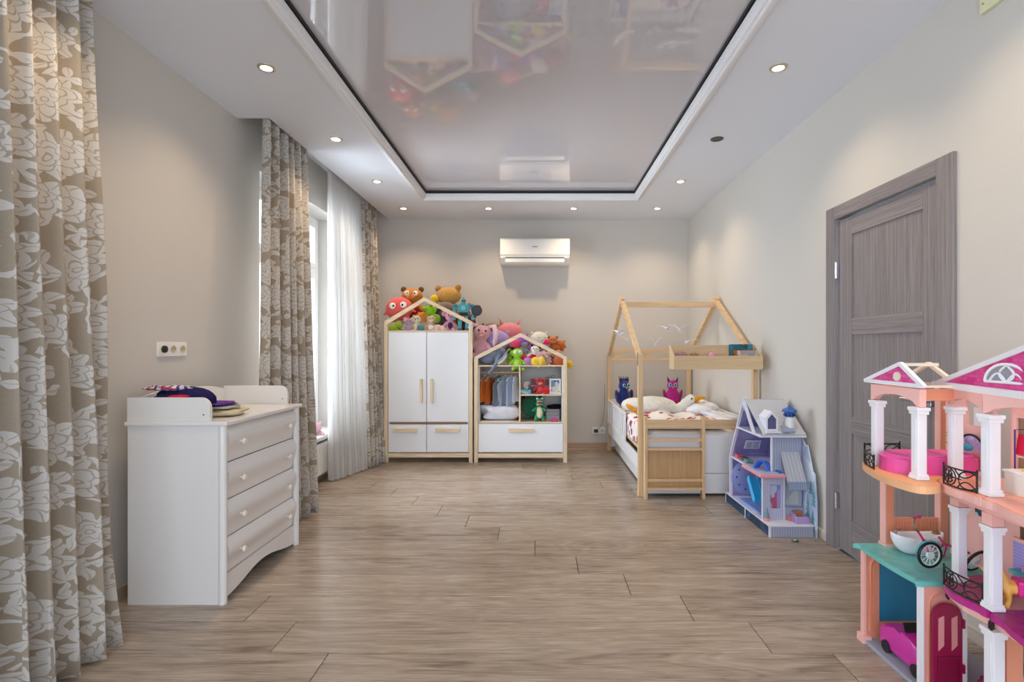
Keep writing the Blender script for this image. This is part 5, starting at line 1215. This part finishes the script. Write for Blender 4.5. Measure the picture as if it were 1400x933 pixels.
# main roof: front is a long gable following the bay
def mg(s, z, off=0): A = Vector((1.470, 1.885)); D = Vector((1.395, 1.47))-A; p = A+D*s; return Vector((p.x+off, p.y, z))
zb0 = 1.112; za0 = lambda s: zb0+.004+.118*s
m = M()
m.bar(mg(-.02, zb0), mg(1.9, zb0-.004), .022, .020, (1, 0, 0)); m.bar(mg(-.02, zb0), mg(1.15, za0(1.15)+.010), .016, .0192, (1, 0, 0)); m.bar(mg(1.15, za0(1.15)+.010), mg(2.2, zb0), .016, .0184, (1, 0, 0)); m.cyl(mg(-.03, zb0, -.0086), mg(-.03, zb0, .0086), .011, seg=10)
g3 = o_('main_gable_frame', m, COL)
m = M(); a, b, c_ = mg(.02, zb0+.004), mg(1.14, za0(1.14)), mg(2.1, zb0+.004)
vs = [m.b.verts.new(p+Vector((d, 0, 0))) for d in (-.002, .004) for p in (a, b, c_)]
m.b.faces.new(vs[:3]); m.b.faces.new(vs[3:][::-1]); 
for i in range(3): j = (i+1) % 3; m.b.faces.new((vs[i], vs[3+i], vs[3+j], vs[j]))
o_('main_gable_shingles', m, SHG, g3)
# fan window
fc = mg(.86, 1.142); mm = M(); fr_ = lambda r, a: (fc.x-.008, fc.y-r*1.35*math.cos(a), fc.z+r*math.sin(a))
mm.tube([fr_(.055, PI*k/16) for k in range(17)], .0045, 6); mm.tube([fr_(.055, 0), fr_(.055, PI)], .0045, 6)
for sgn in (-1, 1): mm.tube([(fc.x-.008, fc.y+sgn*(.002+.022*math.sin(PI*k/8)), fc.z+.050*k/8) for k in range(9)], .0035, 6); mm.tube([(fc.x-.008, fc.y+sgn*(.060*k/8), fc.z+.026*math.sin(PI*k/8)) for k in range(9)], .0035, 6)
fw = o_('fan_window', mm, COL, g3); o_('fan_glass', M().prism([fr_(.053, PI*k/16)[1:] for k in range(17)], 'YZ', fc.x-.0055, fc.x-.0035), plain(150, 140, 150, .3), fw)
o_('ceiling_beam', M().box(1.47, 1.70, 1.86, 1.875, 1.085, 1.10), PEA_SHADE); o_('ceiling_beam', M().box(1.43, 1.64, 1.60, 1.615, 1.085, 1.10), CRE)
# railings (black scrollwork, with round emblem)
def railing(path, z0, h, emblem=None, r=.0022):
    pts = [Vector(p) for p in path]; L = [0]
    for a, b in zip(pts, pts[1:]): L.append(L[-1]+(b-a).length)
    def at(s, z):
        s = max(0, min(1, s))*L[-1]
        for i in range(len(pts)-1):
            if s <= L[i+1]+1e-9: f = (s-L[i])/max(1e-9, L[i+1]-L[i]); p = pts[i].lerp(pts[i+1], f); return (p.x, p.y, z0+z*h)
    m = M(); N = 16
    for z in (.06, .95): m.tube([at(k/N, z) for k in range(N+1)], r*1.3)
    for s in (0, 1): m.tube([at(s, 0), at(s, 1.08)], r*1.4)
    T = L[-1]; asp = h/T
    def circ(sc, rr_, zc=.5): m.tube([at(sc+rr_*asp*math.cos(a), zc+rr_*math.sin(a)) for a in [i*2*PI/18 for i in range(18)]], r, closed=True)
    def curve(f0, f1): m.tube([at(f0[0]+(f1[0]-f0[0])*k/8, f0[1]+(f1[1]-f0[1])*k/8+f0[2]*math.sin(PI*k/8)) for k in range(9)], r)
    e = emblem
    if e is not None:
        circ(e, .40)
        m.tube([at(e-.12*asp, .22), at(e-.04*asp, .78)], r*1.3)
        m.tube([at(e-.14*asp+x_*asp, z_) for x_, z_ in ((0, .76), (.22, .80), (.32, .66), (.22, .54), (.06, .50), (.26, .48), (.34, .34), (.20, .22), (-.02, .22))], r*1.3)
    circ(.82, .42); curve((.5*(1 if e is None else 1.1), .06, .35), (1, .06)); curve((.45, .95, -.35), (1, .95)); curve((0, .06, .3), (.42, .5)); curve((0, .95, -.3), (.42, .5)); curve((.42, .5, .0), (.66, .5))
    if e is None: circ(.2, .42)
    o_('railing', m, BLACK, label='black scrollwork railing')
railing([(1.312, 2.06), (1.33, 2.082), (1.40, 2.083), (1.47, 2.083)], .7838, .074)
railing([(1.272, 1.94), (1.290, 2.02), (1.312, 2.058)], .7838, .052)
railing([(1.379, 1.742), (1.370, 1.70), (1.370, 1.66), (1.392, 1.625)], .7838, .068, .28)
railing([(1.402, 1.770), (1.392, 1.72), (1.395, 1.67), (1.412, 1.627)], .4270, .068, .28)
for p in ((1.462, 1.826, .365), (1.405, 1.588, .385)):
    o_('wall_lantern', M().box(p[0]-.006, p[0]+.006, p[1]-.006, p[1]+.006, p[2]-.012, p[2]+.012, bev=.002).cyl((p[0], p[1], p[2]+.012), (p[0], p[1], p[2]+.024), .006, .001, 6).cyl((p[0], p[1], p[2]-.020), (p[0], p[1], p[2]-.012), .001, .005, 6), BLACK)

# --- things standing in the pink dollhouse
# toy car
t = thing('toy_car', 'magenta toy convertible parked in the dollhouse garage', 'toy car', (1.475, 1.985, .017))
CP = plain(214, 44, 168, .25, coat=.4)
pr = [(-.125, .016), (-.13, .07), (-.115, .105), (-.04, .122), (.0, .126), (.03, .112), (.10, .108), (.125, .08), (.125, .016)]
m = M().prism([(a, b) for a, b in pr], 'YZ', -.072, .072)
bmesh.ops.bevel(m.b, geom=m.b.edges[:], offset=.012, segments=3, affect='EDGES', profile=.6, clamp_overlap=True)
obj('body', m, CP, t, smooth='auto', local=True)
obj('hood_grille', M().box(-.030, .030, -.085, -.045, .112, .118, bev=.001), plain(180, 30, 140, .4), t, local=True)
for s in (-1, 1): obj('light', M().ell((s*.05, -.126, .055), (.012, .006, .008)), plain(240, 200, 130, .2), t, local=True, smooth=True)
obj('windscreen', M().box(-.055, .055, .0, .006, .118, .158, bev=.002, rot=(-.4, 0, 0)), BLACK, t, local=True)
for sx in (-1, 1):
    for sy in (-.08, .08): obj('wheel', M().cyl((sx*.060, sy, .024), (sx*.076, sy, .024), .024, seg=18), BLACK, t, local=True, smooth='auto')
# second pink car deeper inside
t = thing('toy_car', 'purple-pink toy vehicle deep in the dollhouse ground floor', 'toy car', (1.61, 1.72, .017))
m = M().prism([(-.10, .01), (-.10, .07), (-.06, .10), (.05, .10), (.10, .06), (.10, .01)], 'YZ', -.06, .06); bmesh.ops.bevel(m.b, geom=m.b.edges[:], offset=.012, segments=3, affect='EDGES', clamp_overlap=True)
obj('body', m, plain(150, 20, 84, .3), t, smooth='auto', local=True); obj('seat', M().ell((0, -.01, .105), (.04, .04, .03)), plain(200, 200, 214, .3), t, local=True, smooth=True)
# tub
t = thing('toy_bathtub', 'white boat-shaped toy bathtub on the teal terrace', 'toy bathtub', (1.545, 2.09, .405))
def tub(u, v):
    a = 2*PI*u; s = math.sin(v*PI/2); return (.105*math.cos(a)*(.35+.65*s**.7), .045*math.sin(a)*(.35+.65*s**.7), .075*v**1.3+.012*v*abs(math.cos(a))**3)
m = M().grid(tub, 32, 10); bmesh.ops.holes_fill(m.b, edges=[e for e in m.b.edges if e.is_boundary and all(v.co.z < .001 for v in e.verts)])
bmesh.ops.remove_doubles(m.b, verts=m.b.verts[:], dist=1e-5)
obj('shell', m, COL, t, smooth=True, local=True, mods=[('SOLIDIFY', dict(thickness=.004))])
obj('tap', M().tube([(-.085, .0, .06), (-.085, 0, .095), (-.07, 0, .10)], .004), CHROME, t, local=True)
# bicycle
t = thing('toy_bicycle', 'pink doll bicycle with white spoked wheels lying on the teal terrace', 'toy bicycle', (1.55, 1.97, .405))
PKB = plain(214, 40, 130, .3)
def wheel(c, r, rot):
    e = Euler(rot).to_matrix(); c = Vector(c); T = lambda p: c+e @ Vector(p)
    w_ = obj('wheel', M().tube([T((r*math.cos(a), 0, r*math.sin(a))) for a in [i*2*PI/28 for i in range(28)]], .0055, 8, closed=True), BLACK, t, smooth=True)
    m = M().tube([T((r*.86*math.cos(a), 0, r*.86*math.sin(a))) for a in [i*2*PI/28 for i in range(28)]], .0025, 6, closed=True)
    for i in range(12): a = i*PI/6; m.tube([T((0, 0, 0)), T((r*.86*math.cos(a), 0, r*.86*math.sin(a)))], .0013, 5)
    m.cyl(T((0, -.006, 0)), T((0, .004, 0)), r*.32, seg=16)
    obj('spokes', m, plain(226, 238, 236, .3), w_); return c
c1 = wheel((1.472, 1.925, .4655), .045, (0, 0, .1)); c2 = wheel((1.63, 1.905, .452), .045, (.45, 0, .25))
fp = lambda px, py, Y: tuple(P(px, py, Y))
obj('frame', M().tube([fp(1255, 727, 1.99), fp(1262, 738, 1.97), fp(1281, 752, 1.94), fp(1292, 744, 1.95), fp(1326, 757, 1.91)], .0045).tube([fp(1281, 752, 1.94), fp(1290, 762, 1.93), fp(1294, 748, 1.94), fp(1283, 734, 1.96)], .004).tube([fp(1269, 755, 1.92), fp(1260, 735, 1.965), fp(1255, 727, 1.99)], .004), PKB, t, smooth=True)
obj('saddle', M().ell(fp(1280, 729, 1.97), (.018, .012, .006), (0, 0, .3)), plain(150, 110, 60, .5), t, smooth=True)
obj('handlebar', M().tube([fp(1254, 727, 1.99), fp(1249, 716, 1.99), fp(1251, 709, 1.99)], .003).tube([fp(1246, 707, 1.99), fp(1251, 709, 2.0), fp(1257, 705, 2.0)], .004), CHROME, t, smooth=True)
obj('grip', M().tube([fp(1252, 706, 1.985), fp(1258, 707, 1.985)], .006), PKB, t, smooth=True)
obj('mudguard', M().tube([(c1.x+.053*math.cos(a), c1.y, c1.z+.053*math.sin(a)) for a in [math.radians(q_) for q_ in range(40, 190, 15)]], .0035), plain(90, 170, 176, .4), t, smooth=True)
t = thing('toy_hoop', 'small pink oval ring lying on the teal terrace', 'ring', (1.60, 1.885, .4047)); obj('ring', M().tube([(1.615+.022*math.cos(a), 1.875+.010*math.sin(a), .4070) for a in [i*PI/8 for i in range(16)]], .002, closed=True), PKB, t)
# pink bed on the top floor
t = thing('toy_bed', 'long hot pink plastic doll bed on the top floor', 'toy bed', (1.50, 1.93, .784))
def stad(x0, x1, y0, y1, n_=10):
    r = (y1-y0)/2; cy = (y0+y1)/2; o = []
    for k in range(n_+1): a = -PI/2+PI*k/n_; o.append((x1-r+r*math.cos(a), cy+r*math.sin(a)))
    for k in range(n_+1): a = PI/2+PI*k/n_; o.append((x0+r+r*math.cos(a), cy+r*math.sin(a)))
    return o
m = M().prism(stad(1.300, 1.635, 1.850, 2.010), 'XY', .7838, .846)
bmesh.ops.bevel(m.b, geom=[e for e in m.b.edges if abs(e.verts[0].co.z-e.verts[1].co.z) < 1e-5 and e.verts[0].co.z > .84], offset=.010, segments=3, affect='EDGES')
obj('mattress', m, plain(234, 84, 160, .35), t, smooth='auto')
obj('cover', M().prism(stad(1.315, 1.62, 1.862, 1.998), 'XY', .8462, .849), plain(232, 96, 168, .5), t)
t = thing('toy_headboard', 'lavender tufted doll headboard with a black frame on the top floor', 'headboard', (1.63, 1.93, .86))
ov = lambda r, k: (1.925+.058*r*math.cos(PI*k/16), .858+.060*r*math.sin(PI*k/16))
obj('padding', M().prism([ov(.95, k) for k in range(17)], 'YZ', 1.628, 1.636), mat_patch([(206, 190, 232), (216, 202, 238), (196, 180, 226)], 60), t)
obj('frame', M().tube([(1.627, *ov(1, k)) for k in range(17)], .004), BLACK, t)
heap('toy_pillow', 'pink zigzag doll pillow before the tufted headboard', 'pillow', (1.600, 1.945, .886), (.010, .020, .018), mat_stripes((226, 60, 150), (240, 214, 232), 120, 2), .1, 71, (16, 10))
heap('toy_pillow', 'teal doll pillow before the tufted headboard', 'pillow', (1.590, 1.905, .876), (.012, .026, .014), cloth(70, 150, 180), .1, 72, (16, 10))
t = thing('toy_plant', 'small green toy plant beside the doll headboard', 'plant', (1.60, 1.99, .859))
obj('stem', M().cyl((1.605, 1.985, .8595), (1.605, 1.985, .93), .003), plain(60, 110, 50, .5), t)
for i in range(14): a = i*2.4; z_ = .868+i*.005; obj('leaf', M().ell((1.605+.013*math.cos(a), 1.985+.013*math.sin(a), z_), (.014, .007, .003), (0, -.5, a), 1), plain(60, 170, 70, .5), t)
# white chest
t = thing('toy_chest', 'white toy cabinet with a pink print and yellow top at the right edge', 'toy cabinet', (1.54, 1.60, .784))
obj('body', M().box(1.492, 1.60, 1.565, 1.64, .7838, .850, bev=.003), plain(244, 240, 228, .35), t)
obj('lid', M().box(1.488, 1.604, 1.561, 1.644, .8502, .858, bev=.002), COL, t); obj('print', M().box(1.512, 1.552, 1.5625, 1.5648, .812, .822, rot=(0, .25, 0)).box(1.524, 1.536, 1.5625, 1.5648, .806, .83), plain(214, 40, 110, .4), t); obj('cushion', M().ell((1.545, 1.60, .859), (.030, .025, .006)), plain(240, 200, 50, .4), t, smooth=True)
t = thing('toy_dresses', 'red doll clothes hanging on a purple rack at the top floor right edge', 'doll clothes', (1.56, 1.66, .784))
obj('rack', M().tube([(1.545, 1.66, .7838), (1.545, 1.66, .98), (1.61, 1.66, .98)], .003), plain(90, 40, 110, .4), t)
for i, c_ in enumerate(((206, 30, 70), (226, 50, 96))): obj('dress', M().cyl((1.565+i*.02, 1.66, .90), (1.565+i*.02, 1.66, .965), .014, .006, 10), cloth(*c_), t)
# golden toy dog with a pink saddle
c = (1.515, 1.60, .4272); t = thing('toy_dog', 'golden toy dog with a pink saddle on the magenta balcony', 'toy animal', c, (0, 0, -.35))
m = M(); RC([(-.045, 0, .065), (0, 0, .066), (.045, 0, .062)], (.024, .025, .024), m); RC([(-.045, 0, .07), (-.062, 0, .11), (-.070, 0, .125)], (.020, .016, .022), m); RC([(-.072, 0, .122), (-.098, 0, .112)], (.017, .010), m)
for x in (-.045, .045):
    for y in (-.013, .013): RC([(x, y, .055), (x+.006, y, .03), (x-.002, y, .007)], (.013, .008, .009), m)
RC([(.065, 0, .07), (.09, 0, .10), (.10, 0, .125)], (.008, .009, .006), m)
soft('body', m, plain(232, 172, 80, .4), t, .0035)
obj('saddle', M().box(-.022, .030, -.027, .027, .045, .094, bev=.008), plain(226, 40, 140, .35), t, local=True)
for s in (-1, 1): obj('ear', M().ell((-.066, s*.018, .125), (.008, .005, .016)), plain(190, 120, 50, .4), t, local=True, smooth=True); obj('eye', M().ell((-.085, s*.012, .128), .003), EYE, t, local=True)
t = thing('toy_shelf', 'teal and lilac toy shelf on the lavender tiled wall', 'toy shelf', (1.585, 1.66, .51)); obj('board', M().box(1.55, 1.594, 1.62, 1.69, .508, .518, bev=.002), plain(70, 176, 176, .4), t); obj('block', M().box(1.565, 1.585, 1.64, 1.66, .5182, .540, bev=.002), plain(206, 140, 214, .4), t)
